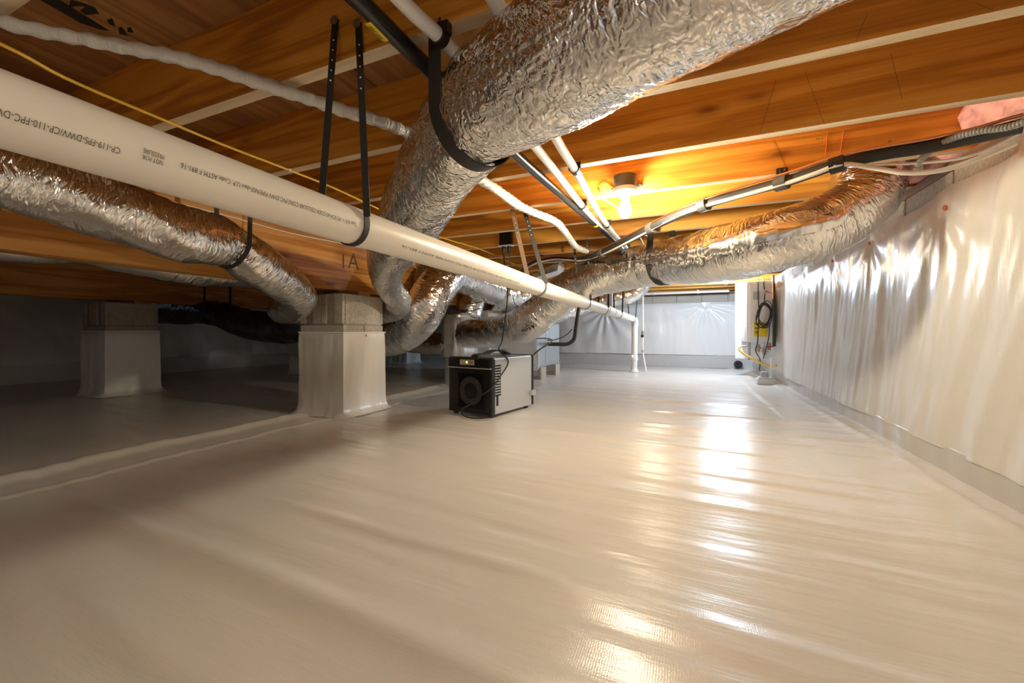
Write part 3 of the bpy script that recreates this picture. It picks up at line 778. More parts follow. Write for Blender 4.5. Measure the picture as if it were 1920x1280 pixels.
# plenum box and the duct rising from it
pb = empty('plenum_box', (-2.34, 4.0, 0.29), 0, 'upright foil-wrapped plenum box standing behind the dehumidifier', 'duct box')
m4 = Matrix.Translation((-2.34, 3.98, 0)) @ Matrix.Rotation(math.radians(-14), 4, 'Z')
bm = bmesh.new(); bmesh.ops.create_cube(bm, size=1.0)
for v in bm.verts: v.co = Vector((v.co.x * 0.30, v.co.y * 0.34, 0.535 + v.co.z * 0.50))
bmesh.ops.bevel(bm, geom=bm.edges[:], offset=0.035, segments=4, affect='EDGES'); bmesh.ops.subdivide_edges(bm, edges=bm.edges[:], cuts=3, use_grid_fill=True)
bm.normal_update()
vv = [m4 @ (v.co + v.normal * 0.010 * float(vnoise(v.co.x * 14 + v.co.y * 9, v.co.z * 12, 5))) for v in bm.verts]; bm.verts.index_update()
ff = [[v.index for v in f.verts] for f in bm.faces]; uvb = [(v.co.x + v.co.y * 0.8, v.co.z) for v in bm.verts]; bm.free()
mesh_obj('foil_wrap', vv, ff, M['foil_box'], pb, True, uvb)
MB().box((-2.46, 3.87, 0), (-2.24, 4.07, 0.30)).build('support_stand', M['galv'], pb)
vd, o, P = duct('riser_duct', 'short upright silver duct with two black ties above the foil box', [(-2.24, 4.0, 0.77), (-2.235, 4.02, 0.86), (-2.20, 4.05, 0.96), (-2.20, 4.12, 1.08)], [0.145, 0.15, 0.135, 0.12], 'foil_rings', seed=33, n=44, step=0.012, rip=0.005)
for q, r_ in ((6, 0.155), (13, 0.150)):
    q = min(q, len(P) - 1); MB().tube([P[q] + Vector((math.cos(a) * r_, math.sin(a) * r_, 0.02 * math.sin(a * 2 + 1))) for a in np.linspace(0, 2 * math.pi, 25)], 0.004, 6, 1).build('tie', M['black'], vd, True)
duct('supply_duct', 'wide silver duct behind the cream pipe, above the air handler', [(-2.10, 4.42, 1.05), (-2.07, 4.62, 1.06), (-2.02, 4.84, 1.05), (-1.93, 5.02, 0.96), (-1.93, 5.12, 0.84), (-1.95, 5.14, 0.72)], [0.20, 0.205, 0.21, 0.205, 0.19, 0.18], 'foil_soft', seed=37, n=52, step=0.012, rip=0.010, crease=0.8)
duct('supply_duct', 'distant silver duct running beyond the air handler to the far joists', [(-2.0, 5.35, 0.74), (-1.72, 5.6, 0.84), (-1.45, 5.85, 0.95), (-1.0, 5.93, 1.07), (-0.72, 5.93, 1.13), (-0.60, 5.93, 1.24), (-0.59, 5.93, 1.40)], [0.12, 0.12, 0.12, 0.12, 0.12, 0.12, 0.12], 'foil_rings', seed=41, n=40, step=0.014, rip=0.008, crease=1.0)

# black duct in the dark, and the pale one behind the girder
BSp = W(408, 588, t=0.0058)
duct('branch_duct', 'glossy black duct in the shadow between the two girders', [tuple(W(250, 585, t=0.0071)), tuple(W(300, 587, t=0.0068)), tuple(W(350, 588, t=0.0063)), tuple(BSp), tuple(W(450, 602, t=0.0056)), tuple(W(500, 613, t=0.0053)), tuple(W(560, 613, t=0.0050)), (-3.2, 2.97, 0.62)],
     [0.12, 0.125, 0.13, 0.115, 0.14, 0.15, 0.15, 0.15], 'black_jacket', seed=45, n=44, step=0.014, rip=0.008, pinch=[(BSp, 0.02, 0.06)])
strap_around('duct_strap', BSp, (0.95, -0.15, -0.1), 0.12, 0.05, JB + 0.01, 'black strap holding up the glossy black duct')
duct('branch_duct', 'pale sagging duct peeping out below the girder behind the left duct', [(-2.72, -0.6, 0.99), (-2.72, 0.2, 0.985), (-2.72, 0.75, 0.99), (-2.72, 1.0, 1.02), (-2.72, 1.15, 1.005), (-2.72, 1.5, 0.97), (-2.73, 1.85, 0.99), (-2.75, 2.3, 1.05)], 0.10, 'foil_soft', seed=49, n=36, step=0.016, rip=0.005)
# tan fibre edge hanging at the girder by the U-shaped duct
ti = [W(u, v, x=-2.30) for u, v in ((786, 496), (800, 498), (800, 520), (785, 548), (764, 570), (757, 562), (777, 545), (778, 525))]
tv = [p + Vector((0.0, 0, 0)) for p in ti] + [p + Vector((-0.02, 0.0, 0)) for p in ti]; nT = len(ti)
tf = [tuple(range(nT)), tuple(reversed(range(nT, 2 * nT)))] + [(i, i + nT, (i + 1) % nT + nT, (i + 1) % nT) for i in range(nT)]
tag(mesh_obj('insulation_scrap', tv, tf, M['tan_insul']), 'ragged tan insulation scrap hanging beside the U-shaped silver duct', 'insulation')

# ================================================================== PVC DRAIN
PR = 0.0445
def pvc_axis(y): return Vector((-0.742, y, 0.845 - 0.0085 * y))
pv = empty('drain_pipe', pvc_axis(0), 0, 'long cream plastic drain pipe running away from upper left', 'pipe')
MB().tube([pvc_axis(-2.4), pvc_axis(6.36)], PR, 40, 1).build('pipe', M['pvc'], pv, True)
foot = W(1192, 699, z=0.0)
a = pvc_axis(6.36)
foot = Vector((a.x, 6.47, 0))
MB().tube([a, a + Vector((0, 0.05, -0.005)), Vector((a.x, 6.46, a.z - 0.04)), Vector((a.x, 6.47, a.z - 0.10))], PR * 1.12, 28, 5).build('elbow', M['pvc_white'], pv, True)
MB().tube([Vector((a.x, 6.47, a.z - 0.08)), Vector((a.x - 0.01, 6.47, 0.01))], PR, 28, 1).build('riser', M['pvc_white'], pv, True)
MB().lathe([(PR, 0.17), (PR * 1.22, 0.175), (PR * 1.22, 0.215), (PR * 1.1, 0.22), (PR * 1.1, 0.25), (PR, 0.255)], (a.x - 0.008, 6.47, 0), n=28).build('coupling', M['pvc_white'], pv, True)
MB().lathe([(PR * 1.6, 0.0), (PR * 1.25, 0.02), (PR, 0.05)], (a.x - 0.01, 6.47, 0.0), n=28).build('floor_boot', M['pvc_white'], pv, True)
MB().cyl(Vector((a.x - 0.03, 6.43, 0.235)), Vector((a.x - 0.05, 6.40, 0.235)), 0.02).build('cleanout_cap', M['pvc_white'], pv, True)
for y0, y1 in ((4.05, 4.16), (4.42, 4.50)):
    MB().tube([pvc_axis(y0), pvc_axis(y1)], PR * 1.13, 32, 1).build('coupling', M['pvc_white'], pv, True)
MB().cyl(pvc_axis(4.28), pvc_axis(4.28) + Vector((0, 0.0, 0.30)), PR * 0.75).build('branch', M['pvc_white'], pv, True)
MB().tube([pvc_axis(4.16), pvc_axis(4.42)], PR * 1.06, 32, 1).build('tee', M['pvc_white'], pv, True)
# printed line, upside down, reading from right to left
def on_pipe(y_start, ang, s0):
    """upside-down text wrapped on the pipe: x runs towards the camera, letters grow downwards"""
    def fn(x, y):
        yy = y_start - x; p = pvc_axis(yy); an = ang - y / PR
        r = PR + 0.0007
        return p + Vector((math.cos(an) * r, 0, math.sin(an) * r))
    return fn
def printed(body, u, v, size, u_end=None):
    q = W(u, v, x=-0.742 + PR * 0.95); p = pvc_axis(q.y)
    ang = math.asin(max(-0.95, min(0.95, (q.z - p.z) / PR)))
    # refine: intersect the sight line with the cylinder
    C0 = Vector((0, 0, CAM_H)); d = (q - C0).normalized(); best = None
    for k in range(4000):
        X = C0 + d * (0.3 + k * 0.0015); ax = pvc_axis(X.y); e = Vector((X.x - ax.x, 0, X.z - ax.z))
        if e.length < PR: best = (X, math.atan2(e.z, e.x)); break
    if best: q, ang = best
    fn = on_pipe(q.y, ang, 0); o, wd = text_mesh(body, size, 'printed_line', M['ink'], None, lambda x, y: Vector((x, y, 0)))
    dE = W(u_end, v, x=-0.742 + PR * 0.8).y if u_end is not None else q.y - wd
    k = (q.y - dE) / max(wd, 1e-6)
    for vtx in o.data.vertices: vtx.co = fn(vtx.co.x * k, vtx.co.y)
    place(o, pv)
printed('Type 4331 1  IPS SCH 40 COEX CELLULAR CORE PVC-DWV PIPE/NSF-dwv U.P. Code ASTM F 891-16', 668, 418, 0.0115, 333)
printed('NOT FOR', 306, 302, 0.0090, 262); printed('PRESSURE', 308, 291, 0.0095, 262)
printed('CP-119-FPS-DWV/CP-110-FPC-DWV', 226, 278, 0.0118, -30)
printed('ASTM D 2665 16 SCH 40 COEX CELLULAR CORE PVC-DWV PIPE ASTM F 891-16', 975, 530, 0.0100, 752)

def pipe_hanger(label, y, A, B, mat='strap', wid=0.016, skew=0.0):
    c = pvc_axis(y); root = empty('pipe_hanger', (c.x, y, JB), 0, label, 'hanger', None)
    rr = PR + 0.003
    pts = [Vector(A), c + Vector((-rr * 0.98, skew, rr * 0.35))]
    for k in range(13):
        an = math.pi + math.pi * k / 12; pts.append(c + Vector((math.cos(an) * rr, 0, math.sin(an) * rr)))
    pts += [c + Vector((rr * 0.98, 0, rr * 0.35)), Vector(B)]
    MB().ribbon(pts[1:-1], (0, 1, 0), wid, 0.0025).build('band', M[mat], root, True, 60)
    for e0, e1 in ((pts[0], pts[1]), (pts[-1], pts[-2])):
        MB().ribbon([e0, e0.lerp(e1, 0.5), e1], (0.9, 0.44, 0), wid, 0.0025).build('strand', M[mat] if e0 is pts[0] else M['strap'], root)
    for q in (A, B):
        MB().lathe([(0, 0), (0.011, 0), (0.011, 0.004), (0.005, 0.006)], Vector(q) + Vector((0, -0.004, -0.006)), (0, -1, 0), 10).build('nail', M['galvhanger'], root)
        d = ((pts[1] if q is A else pts[-2]) - Vector(q)).normalized()
        for k in range(1, 6):
            pp = Vector(q) + d * (0.035 + 0.03 * k)
            MB().lathe([(0, 0), (0.0022, 0), (0.0022, 0.0005)], pp + Vector((0, -wid * 0.0, 0)) + Vector((0.0008, -0.0016, 0)), (0.44, -0.9, 0), 8).build('hole', M['pvc_white'], root)
    return root
pipe_hanger('nearest black hanger looped under the cream drain pipe', 0.755, (-0.842, 0.800, 1.395), (-0.765, 0.800, 1.365), skew=-0.05)
pipe_hanger('second steel hanger of the cream drain pipe, by the black outlet box', 2.08, (-0.93, 2.155, 1.32), (-0.87, 2.20, 1.30), 'galvhanger', 0.024)
pipe_hanger('third black hanger, where the drain pipe passes under the right silver duct', 3.18, (-0.80, 3.06, 1.30), (-0.70, 3.06, 1.30))
pipe_hanger('fourth black hanger, just before the white tee on the drain pipe', 3.95, (-0.79, 3.948, 1.30), (-0.70, 3.948, 1.30))
pipe_hanger('fifth black hanger, just past the white tee on the drain pipe', 4.85, (-0.80, 4.836, 1.30), (-0.68, 4.836, 1.30))
pipe_hanger('sixth black hanger at the far end of the drain pipe by its elbow', 6.15, (-0.82, 6.168, 1.30), (-0.66, 6.168, 1.30))

# ================================================================== PIPES AND LINES UNDER THE JOISTS
# black gas pipe with its yellow label
gas = empty('gas_pipe', (-0.61, 0, 1.25), 0, 'black coated gas pipe with a yellow label, under the joists', 'pipe')
gz = JB - 0.034
gp = [Vector((-0.70, -2.3, gz)), W(672, 0, z=gz), W(820, 145, z=gz), W(968, 290, z=gz), W(1060, 372, z=gz), W(1140, 440, z=gz), W(1180, 478, z=gz - 0.01), Vector((-0.40, 4.4, gz))]
MB().tube(gp, 0.0195, 20, 8).build('pipe', M['blackpipe'], gas, True)
la = W(682, 30, z=gz - 0.02); lb = W(720, 60, z=gz - 0.02)
ga = smooth_path(gp, 8); 
def near(P, q): return min(range(len(P)), key=lambda i: (P[i] - q).length)
ia, ib = W(693, 28, z=gz), W(722, 58, z=gz)
gd = (ib - ia).normalized()
def gas_pt(s, an, r=0.0202):
    p = ia + gd * s; sd = gd.cross(Vector((0, 0, 1))).normalized()
    if sd.x > 0: sd = -sd
    return p + (sd * math.cos(an) - Vector((0, 0, 1)) * math.sin(an)) * r
Ll = (ib - ia).length
vs = []; fs = []
for i in range(2):
    for k in range(8): vs.append(gas_pt(-0.005 + i * (Ll + 0.01), 0.82 + 1.05 * k / 7))
for k in range(7): fs.append((k, k + 1, 8 + k + 1, 8 + k))
mesh_obj('label_sticker', vs, fs, M['yellow'], gas, True)
text_mesh('GAS LINE', 0.0125, 'label_print', M['blackink'], gas, lambda x, y: gas_pt(0.004 + x * 0.80, 1.12 + y / 0.0202, 0.0208))
kk = near(ga, W(1122, 422, z=gz)); MB().tube([ga[kk], ga[kk] + (ga[kk + 1] - ga[kk]).normalized() * 0.025], 0.0205, 16, 1).build('label_sticker', M['yellow'], gas, True)

# two white water pipes with black clips
def water_pipe(label, pts, clips, r=0.0165):
    root = empty('water_pipe', pts[0], 0, label, 'pipe')
    MB().tube(pts, r, 18, 8).build('pipe', M['pvc_white'], root, True)
    P = smooth_path(pts, 8)
    for q in clips:
        i = min(near(P, Vector(q)), len(P) - 2); d = (P[i + 1] - P[i]).normalized(); c = P[i]
        MB().tube([c - d * 0.011, c + d * 0.011], r * 1.28, 16, 1).build('clip', M['black'], root, True)
        MB().box((c.x - 0.026, c.y - 0.010, c.z), (c.x + 0.026, c.y + 0.010, JB - 0.001)).build('clip_base', M['black'], root)
    return root
wz = JB - 0.028
water_pipe('white water pipe next to the gas pipe, left of the pair', [Vector((-0.58, -2.3, wz)), W(752, 0, z=wz), W(835, 80, z=wz), W(1000, 270, z=wz), W(1091, 385, z=wz), W(1135, 432, z=wz), W(1195, 484, z=wz), Vector((-0.50, 4.6, wz))],
           [W(824, 72, z=wz), W(1089, 382, z=wz)])
water_pipe('white water pipe closest to the lit bulb, right of the pair', [Vector((-0.36, -2.3, wz)), W(928, 0, z=wz), W(1042, 258, z=wz), W(1078, 318, z=wz), W(1131, 412, z=wz), W(1180, 470, z=wz), Vector((-0.40, 4.8, wz))],
           [W(1079, 320, z=wz), W(1132, 420, z=wz), W(1176, 466, z=wz)])
# white-wrapped flexible line
fz_ = JB - 0.03
fp = [Vector((-2.2, -0.35, fz_)), W(-40, 20, z=fz_), W(0, 38, z=fz_), W(160, 74, z=fz_), W(330, 108, z=fz_), W(500, 160, z=fz_), W(640, 206, z=fz_), W(745, 240, z=fz_), W(890, 330, z=fz_), W(930, 355, z=fz_), W(985, 392, z=fz_), W(1040, 415, z=fz_ - 0.01),
      W(1063, 440, z=fz_ - 0.03), W(1080, 462, t=0.0038), W(1100, 471, t=0.0040)]
wl = empty('wrapped_line', fp[0], 0, 'white wrapped flexible line wandering across the joists from upper left', 'flexible line')
duct_mesh('wrap', fp, [0.012, 0.0125, 0.013, 0.0135, 0.014, 0.016, 0.018, 0.019, 0.020, 0.021, 0.022, 0.022, 0.021, 0.020, 0.018], M['white_wrap'], wl, seed=51, n=20, step=0.008, rip=0.0022, ring=0.0018, ring_len=0.045, crease=0.4)
# yellow cable
yz = JB - 0.006
yp = [Vector((-1.52, -2.3, yz)), W(0, 82, z=yz), W(120, 145, z=yz), W(300, 222, z=yz), W(420, 272, z=yz), W(540, 318, z=yz), W(620, 350, z=yz), W(702, 388, z=yz), W(822, 443, z=yz), W(894, 465, z=yz - 0.01), W(940, 484, t=0.0052), W(985, 505, t=0.0055), Vector((-1.52, 4.6, 1.15))]
yc = empty('power_cable', yp[0], 0, 'thin yellow cable stapled across the undersides of the joists', 'cable')
MB().tube(yp, 0.0048, 8, 6).build('sheath', M['cable_yellow'], yc, True)
for q in ((542, 319), (894, 465)):
    p = W(*q, z=yz); MB().box((p.x - 0.007, p.y - 0.004, yz - 0.006), (p.x + 0.007, p.y + 0.004, JB - 0.0005)).build('staple', M['cable_white'], yc)
tag(MB().tube([Vector((-2.322, 0.3, 1.225)), W(422, 404, x=-2.322), W(540, 436, x=-2.322), Vector((-2.322, 2.4, 1.24)), W(765, 490, x=-2.320), W(785, 510, x=-2.32), Vector((-2.322, 3.2, 1.10))], 0.004, 8, 6).build('power_cable', M['cable_white'], None, True), 'thin white cable along the side of the orange brown girder', 'cable')

# refrigerant line set
lz = JB - 0.09
lpx = [(1915, 236, 0.00155), (1840, 254, 0.00164), (1740, 275, 0.00176), (1660, 288, 0.00186), (1570, 308, 0.00195), (1480, 338, 0.00212), (1400, 360, 0.00230), (1320, 384, 0.00250), (1245, 415, 0.00285), (1180, 449, 0.00335), (1120, 478, 0.0039), (1085, 487, 0.0042), (1040, 485, 0.0045), (1005, 492, 0.0047), (985, 503, 0.0050)]
LP = [W(u, v, t=t) for u, v, t in lpx]
ls = empty('refrigerant_line', LP[7], 0, 'thick black insulated refrigerant line sloping left past the lit bulb', 'pipe')
MB().tube(LP + [Vector((-1.55, 3.75, 1.10)), Vector((-1.60, 4.4, 1.05)), Vector((-1.55, 5.2, 1.1))], 0.021, 16, 6).build('insulation', M['rubber'], ls, True)
PS = smooth_path(LP, 6)
for (u, v) in ((1572, 306), (1470, 338), (1324, 382), (1216, 428), (1130, 474)):
    i = min(range(len(PS) - 2), key=lambda i: abs((PS[i] - Vector((0, 0, CAM_H))).normalized().dot((W(u, v, t=0.002) - Vector((0, 0, CAM_H))).normalized()) - 1))
    d = (PS[i + 1] - PS[i]).normalized(); MB().tube([PS[i] - d * 0.022, PS[i] + d * 0.022], [0.031, 0.031], 16, 1).build('tape_band', M['tape'] if u < 1500 else M['black'], ls, True)
def beside(dx, dy, dz, wob, seed, P=PS):
    return [p + Vector((dx, dy, dz)) + Vector((0, wob * float(vnoise(i * 0.12, 0, seed)), wob * float(vnoise(i * 0.12, 5, seed)))) for i, p in enumerate(P)]
tag(MB().tube(beside(-0.006, -0.018, 0.022, 0.012, 3)[::2], 0.0055, 10, 3).build('copper_line', M['copper'], None, True), 'thin bare copper tube taped along the top of the black refrigerant line', 'pipe')
wc = beside(0.006, -0.022, -0.012, 0.010, 5)
i0 = near(wc, W(1570, 322, t=0.0019))
wire_pts = [W(1905, 268, t=0.00158), W(1840, 295, t=0.00164), W(1770, 318, t=0.00172), W(1700, 324, t=0.00180), W(1640, 315, t=0.00187)] + wc[i0::3]
tag(MB().tube(wire_pts, 0.0085, 10, 4).build('white_cable', M['cable_white'], None, True), 'cream cable under the black refrigerant line, looping to the right wall', 'cable')
tag(MB().tube([W(1910, 250, t=0.00160), W(1820, 292, t=0.00170), W(1730, 305, t=0.00181), W(1650, 308, t=0.00192), W(1600, 312, t=0.00198)], 0.005, 8, 6).build('white_cable', M['cable_white'], None, True), 'thin cream cable crossing above the upturned duct end', 'cable')
# grey flexible conduit at the wall
cd = empty('flexible_conduit', W(1725, 305, t=0.00185), 0, 'ribbed grey flexible conduit arching at the top of the right wall', 'conduit')
cpts = [W(1930, 226, t=0.00150), W(1890, 238, t=0.00155), W(1840, 245, t=0.00161), W(1790, 258, t=0.00168), W(1750, 279, t=0.00175), W(1727, 300, t=0.00181), W(1722, 312, t=0.00184)]
duct_mesh('conduit', cpts, 0.0105, M['conduit'], cd, seed=3, n=16, step=0.0022, rip=0.0, ring=0.0009, ring_len=0.008, crease=0)
MB().cyl(W(1722, 312, t=0.00184), W(1721, 320, t=0.00185), 0.013).build('end_fitting', M['conduit'], cd, True)
# small black pipe brackets screwed to the joists
for (u, v, k, lab) in ((1466, 322, 10, 'small black bracket on the joist above the taped refrigerant line'), (1014, 476, 14, 'small black bracket on the joist right of the outlet box')):
    p = W(u, v, y=JY[k] - 0.045); br = empty('pipe_bracket', p, 0, lab, 'bracket')
    MB().box((p.x - 0.022, p.y - 0.004, p.z - 0.02), (p.x + 0.022, p.y + 0.006, p.z + 0.018), bev=0.004).build('plate', M['black'], br)
    MB().box((p.x - 0.012, p.y - 0.022, p.z - 0.012), (p.x + 0.020, p.y - 0.003, p.z + 0.006), bev=0.004).build('clamp', M['black'], br)
    MB().lathe([(0, 0), (0.004, 0), (0.003, 0.003)], (p.x + 0.006, p.y - 0.023, p.z), (0, -1, 0), 10).build('screw', M['galvhanger'], br)

# ================================================================== LAMPS
def lamp(label, c, mat, face_y):
    """bare-bulb lampholder on a round box beside a joist; c = centre of the holder's underside"""
    c = Vector(c); root = empty('bulb_lamp', c, 0, label, 'lamp')
    MB().lathe([(0.052, 0.0), (0.054, 0.004), (0.055, 0.058), (0.050, 0.060), (0.046, 0.060), (0.044, 0.012)], c + Vector((0, 0, 0.030)), n=32).build('junction_box', M['box_grey'], root, True)
    MB().box((c.x - 0.075, face_y - 0.006, c.z + 0.045), (c.x + 0.075, face_y, c.z + 0.065), bev=0.002).build('mounting_ear', M['box_grey'], root)
    MB().box((c.x - 0.03, c.y + 0.04, c.z + 0.04), (c.x + 0.03, face_y, c.z + 0.08)).build('mounting_bracket', M['box_grey'], root)
    for sx_ in (-0.066, 0.066):
        MB().cyl(Vector((c.x + sx_, face_y - 0.012, c.z + 0.055)), Vector((c.x + sx_, face_y, c.z + 0.055)), 0.004).build('screw', M['galvhanger'], root)
    MB().lathe([(0.018, -0.022), (0.021, -0.020), (0.024, -0.004), (0.050, 0.004), (0.056, 0.010), (0.057, 0.026), (0.052, 0.030)], c, n=36).build('lampholder', M['porcelain'], root, True)
    MB().lathe([(0.0005, -0.118), (0.012, -0.116), (0.022, -0.108), (0.029, -0.095), (0.031, -0.082), (0.029, -0.068), (0.023, -0.052), (0.0165, -0.036), (0.014, -0.026), (0.014, -0.0225)], c, n=32).build('bulb', M[mat], root, True)
    return root
lc = W(1172, 361, y=JY[10] - 0.038 - 0.062)
lamp('lit bare bulb in a white lampholder under the grey junction box', (lc.x, lc.y, lc.z - 0.008), 'bulb_warm', JY[10] - 0.0385)
lamp('second lit bulb, beside the white water heater, hidden above the right duct', (0.46, JY[19] - 0.038 - 0.062, JB + 0.06), 'bulb_cool', JY[19] - 0.0385)
lamp('third lit bulb down the row, hidden behind the strapped right duct', (-0.38, JY[17] - 0.038 - 0.062, JB + 0.05), 'bulb_far', JY[17] - 0.0385)
lamp('added fill bulb on the joists behind the camera, out of view', (0.30, JY[2] - 0.038 - 0.062, JB + 0.01), 'fill_bulb_rear', JY[2] - 0.0385)  # added out of view to lift the near drain pipe and joists
# loose wires at the lamp box
for (pts, mt, lab) in (([(1150, 352), (1135, 345), (1127, 358), (1128, 372)], 'cable_yellow', 'thin yellow wire looping left of the lit bulb'),
                       ([(1128, 372), (1140, 378), (1155, 388), (1170, 400)], 'cable_white', 'thin white wire drooping behind the lit bulb')):
    tag(MB().tube([W(u, v, y=JY[10] - 0.045) if v < 365 else W(u, v, y=JY[10] + 0.01) for u, v in pts], 0.0028, 8, 6).build('lamp_wire', M[mt], None, True), lab, 'wire')
for k, (pts, lab) in enumerate((([(1188, 437), (1200, 445), (1208, 460)], 'short cream wire dropping onto the right duct, left one'), ([(1200, 438), (1215, 443), (1222, 458)], 'short cream wire dropping onto the right duct by its strap'))):
    tag(MB().tube([W(u, v, y=3.06 + 0.03 * i) for i, (u, v) in enumerate(pts)], 0.004, 8, 6).build('loose_wire', M['cable_white'], None, True), lab, 'wire')

# outlet box and cord
ob = W(949, 448, y=JY[12] - 0.06); ox, oy, oz = ob
outl = empty('outlet_box', ob, 0, 'square black outlet box with two plugs on a joist', 'outlet')
MB().box((ox - 0.050, oy - 0.025, oz - 0.052), (ox + 0.050, JY[12] - 0.0385, oz + 0.055), bev=0.004).build('box', M['black'], outl)
MB().box((ox - 0.058, oy - 0.032, oz - 0.060), (ox + 0.062, JY[12] - 0.0385, oz - 0.053), bev=0.002).build('cover_plate', M['pvc_white'], outl)
for dx in (-0.022, 0.026):
    MB().lathe([(0.016, 0), (0.017, -0.02), (0.012, -0.045), (0.005, -0.06)], (ox + dx, oy, oz - 0.060), n=16).build('plug', M['black'], outl, True)

# ================================================================== DEHUMIDIFIER
DA = W(920, 783, z=0.012); DB = W(839, 771.5, z=0.012)
fx = (DB - DA); fx.z = 0; FW = fx.length; ex = -fx.normalized(); ey = Vector((-ex.y, ex.x, 0))   # ex: left to right, ey: front to back
DD, DH = 0.56, 0.415
dm = Matrix(((ex.x, ey.x, 0, DB.x), (ex.y, ey.y, 0, DB.y), (0, 0, 1, 0.0), (0, 0, 0, 1)))
dh = empty('dehumidifier', dm @ Vector((FW / 2, DD / 2, 0)), 0, 'black and silver dehumidifier standing on the plastic floor', 'dehumidifier')
fl0 = 0.022
MB().box((0.006, 0.02, fl0), (FW - 0.004, DD, DH - 0.004), dm, 0.010).build('side_casing', M['dehu_side'], dh)
MB().box((0, 0.012, fl0 - 0.004), (FW, 0.06, DH), dm, 0.014).build('front_frame', M['dehu_black'], dh)
MB().box((0.008, 0, DH - 0.075), (FW - 0.008, 0.014, DH - 0.006), dm, 0.006).build('control_band', M['dehu_black'], dh)
MB().box((0.004, -0.002, DH - 0.080), (FW - 0.004, 0.016, DH - 0.073), dm, 0.002).build('chrome_trim', M['grey_metal'], dh)
MB().box((0.012, 0.006, fl0 + 0.004), (FW - 0.012, 0.013, DH - 0.082), dm).build('front_panel', M['dehu_black'], dh)
cp = MB().box((FW * 0.31, -0.005, DH - 0.056), (FW * 0.64, 0.002, DH - 0.018), dm, 0.003).build('control_panel', M['panel_tan'], dh)
MB().lathe([(0, 0), (0.007, 0), (0.005, 0.003)], dm @ Vector((FW * 0.475, -0.005, DH - 0.036)), -ey, 14).build('power_light', M['led'], cp)
for k in range(3):
    MB().box((FW * (0.35 + 0.03 * k), -0.007, DH - 0.045), (FW * (0.365 + 0.03 * k), -0.004, DH - 0.028), dm).build('button', M['grey_metal'], cp)
    MB().box((FW * (0.53 + 0.03 * k), -0.007, DH - 0.045), (FW * (0.545 + 0.03 * k), -0.004, DH - 0.028), dm).build('button', M['dehu_fan'], cp)
# fan ring and hub behind vertical grille bars
cfan = dm @ Vector((FW * 0.55, 0.004, DH * 0.43))
MB().lathe([(0.060, 0), (0.100, 0), (0.100, 0.003), (0.060, 0.003)], cfan, -ey, 40).build('fan_ring', M['dehu_fan'], dh, True)
MB().lathe([(0.0, 0.0), (0.058, 0.0), (0.055, 0.006), (0.0, 0.008)], cfan, -ey, 36).build('fan_hub', M['dehu_black'], dh, True)
bar = None
for k in range(21):
    xk = FW * 0.27 + k * (FW * 0.58 / 20)
    MB().box((xk, -0.004, DH * 0.14), (xk + 0.0030, 0.006, DH * 0.72), dm).build('grille_bar', M['dehu_black'], dh)
# side louvres, slot, seams, screws
for k in range(12):
    z = DH * 0.86 - k * 0.0185
    MB().box((FW - 0.004, 0.055, z - 0.0055), (FW - 0.0028, 0.125, z + 0.0055), dm).build('louvre', M['hole'], dh)
MB().box((FW - 0.004, 0.070, DH * 0.19), (FW - 0.0025, 0.094, DH * 0.36), dm, 0.0005).build('indicator_slot', M['hole'], dh)
MB().box((FW - 0.004, 0.135, DH * 0.14), (FW - 0.0030, 0.1365, DH * 0.56), dm).build('panel_seam', M['grey_metal'], dh)
for (yy, zz) in ((0.075, 0.05), (0.12, 0.065), (0.40, 0.05), (0.52, 0.05), (0.30, 0.24), (0.10, 0.235), (0.40, 0.2)):
    MB().lathe([(0, 0), (0.004, 0), (0.003, 0.002)], dm @ Vector((FW - 0.004, yy, zz)), ex, 10).build('screw', M['grey_metal'], dh)
MB().box((0.004, DD - 0.02, fl0), (FW + 0.001, DD + 0.006, DH), dm, 0.006).build('back_frame', M['dehu_black'], dh)
hp = [dm @ Vector(p) for p in ((FW * 0.52, 0.06, DH), (FW * 0.52, 0.09, DH + 0.012), (FW * 0.52, 0.18, DH + 0.014), (FW * 0.54, 0.26, DH + 0.036), (FW * 0.55, 0.36, DH + 0.034), (FW * 0.55, 0.46, DH + 0.004))]
MB().ribbon(smooth_path(hp, 5), ex, 0.06, 0.012).build('handle', M['black'], dh, True)
for (xx, yy) in ((0.04, 0.05), (FW - 0.04, 0.05), (0.04, DD - 0.05), (FW - 0.04, DD - 0.05)):
    MB().lathe([(0.018, 0.0), (0.016, fl0 + 0.002)], dm @ Vector((xx, yy, 0.0)), n=14).build('foot', M['black'], dh)
MB().box((FW + 0.0, DD - 0.05, 0.10), (FW + 0.022, DD + 0.004, 0.14), dm, 0.004).build('drain_spigot', M['grey_metal'], dh)
# its cord up to the outlet box
cord = [Vector((ox - 0.022, oy, oz - 0.118)), W(946, 495, t=0.0042), W(952, 540, t=0.0042), W(947, 600, t=0.0041), W(941, 640, t=0.0040), W(936, 657, t=0.0038), dm @ Vector((FW + 0.006, 0.20, DH * 0.93)), dm @ Vector((FW + 0.008, 0.09, DH * 0.66)), dm @ Vector((FW + 0.004, 0.02, DH * 0.52)),
        dm @ Vector((FW * 0.86, -0.012, DH * 0.40)), dm @ Vector((FW * 0.60, -0.018, DH * 0.22)), dm @ Vector((FW * 0.42, -0.022, DH * 0.12)), dm @ Vector((FW * 0.42, -0.03, 0.02)), dm @ Vector((FW * 0.62, -0.07, 0.012)), dm @ Vector((FW * 0.86, -0.06, 0.012)), dm @ Vector((FW * 1.02, -0.005, 0.018))]
MB().tube(cord, 0.0052, 8, 8).build('power_cord', M['black'], dh, True)
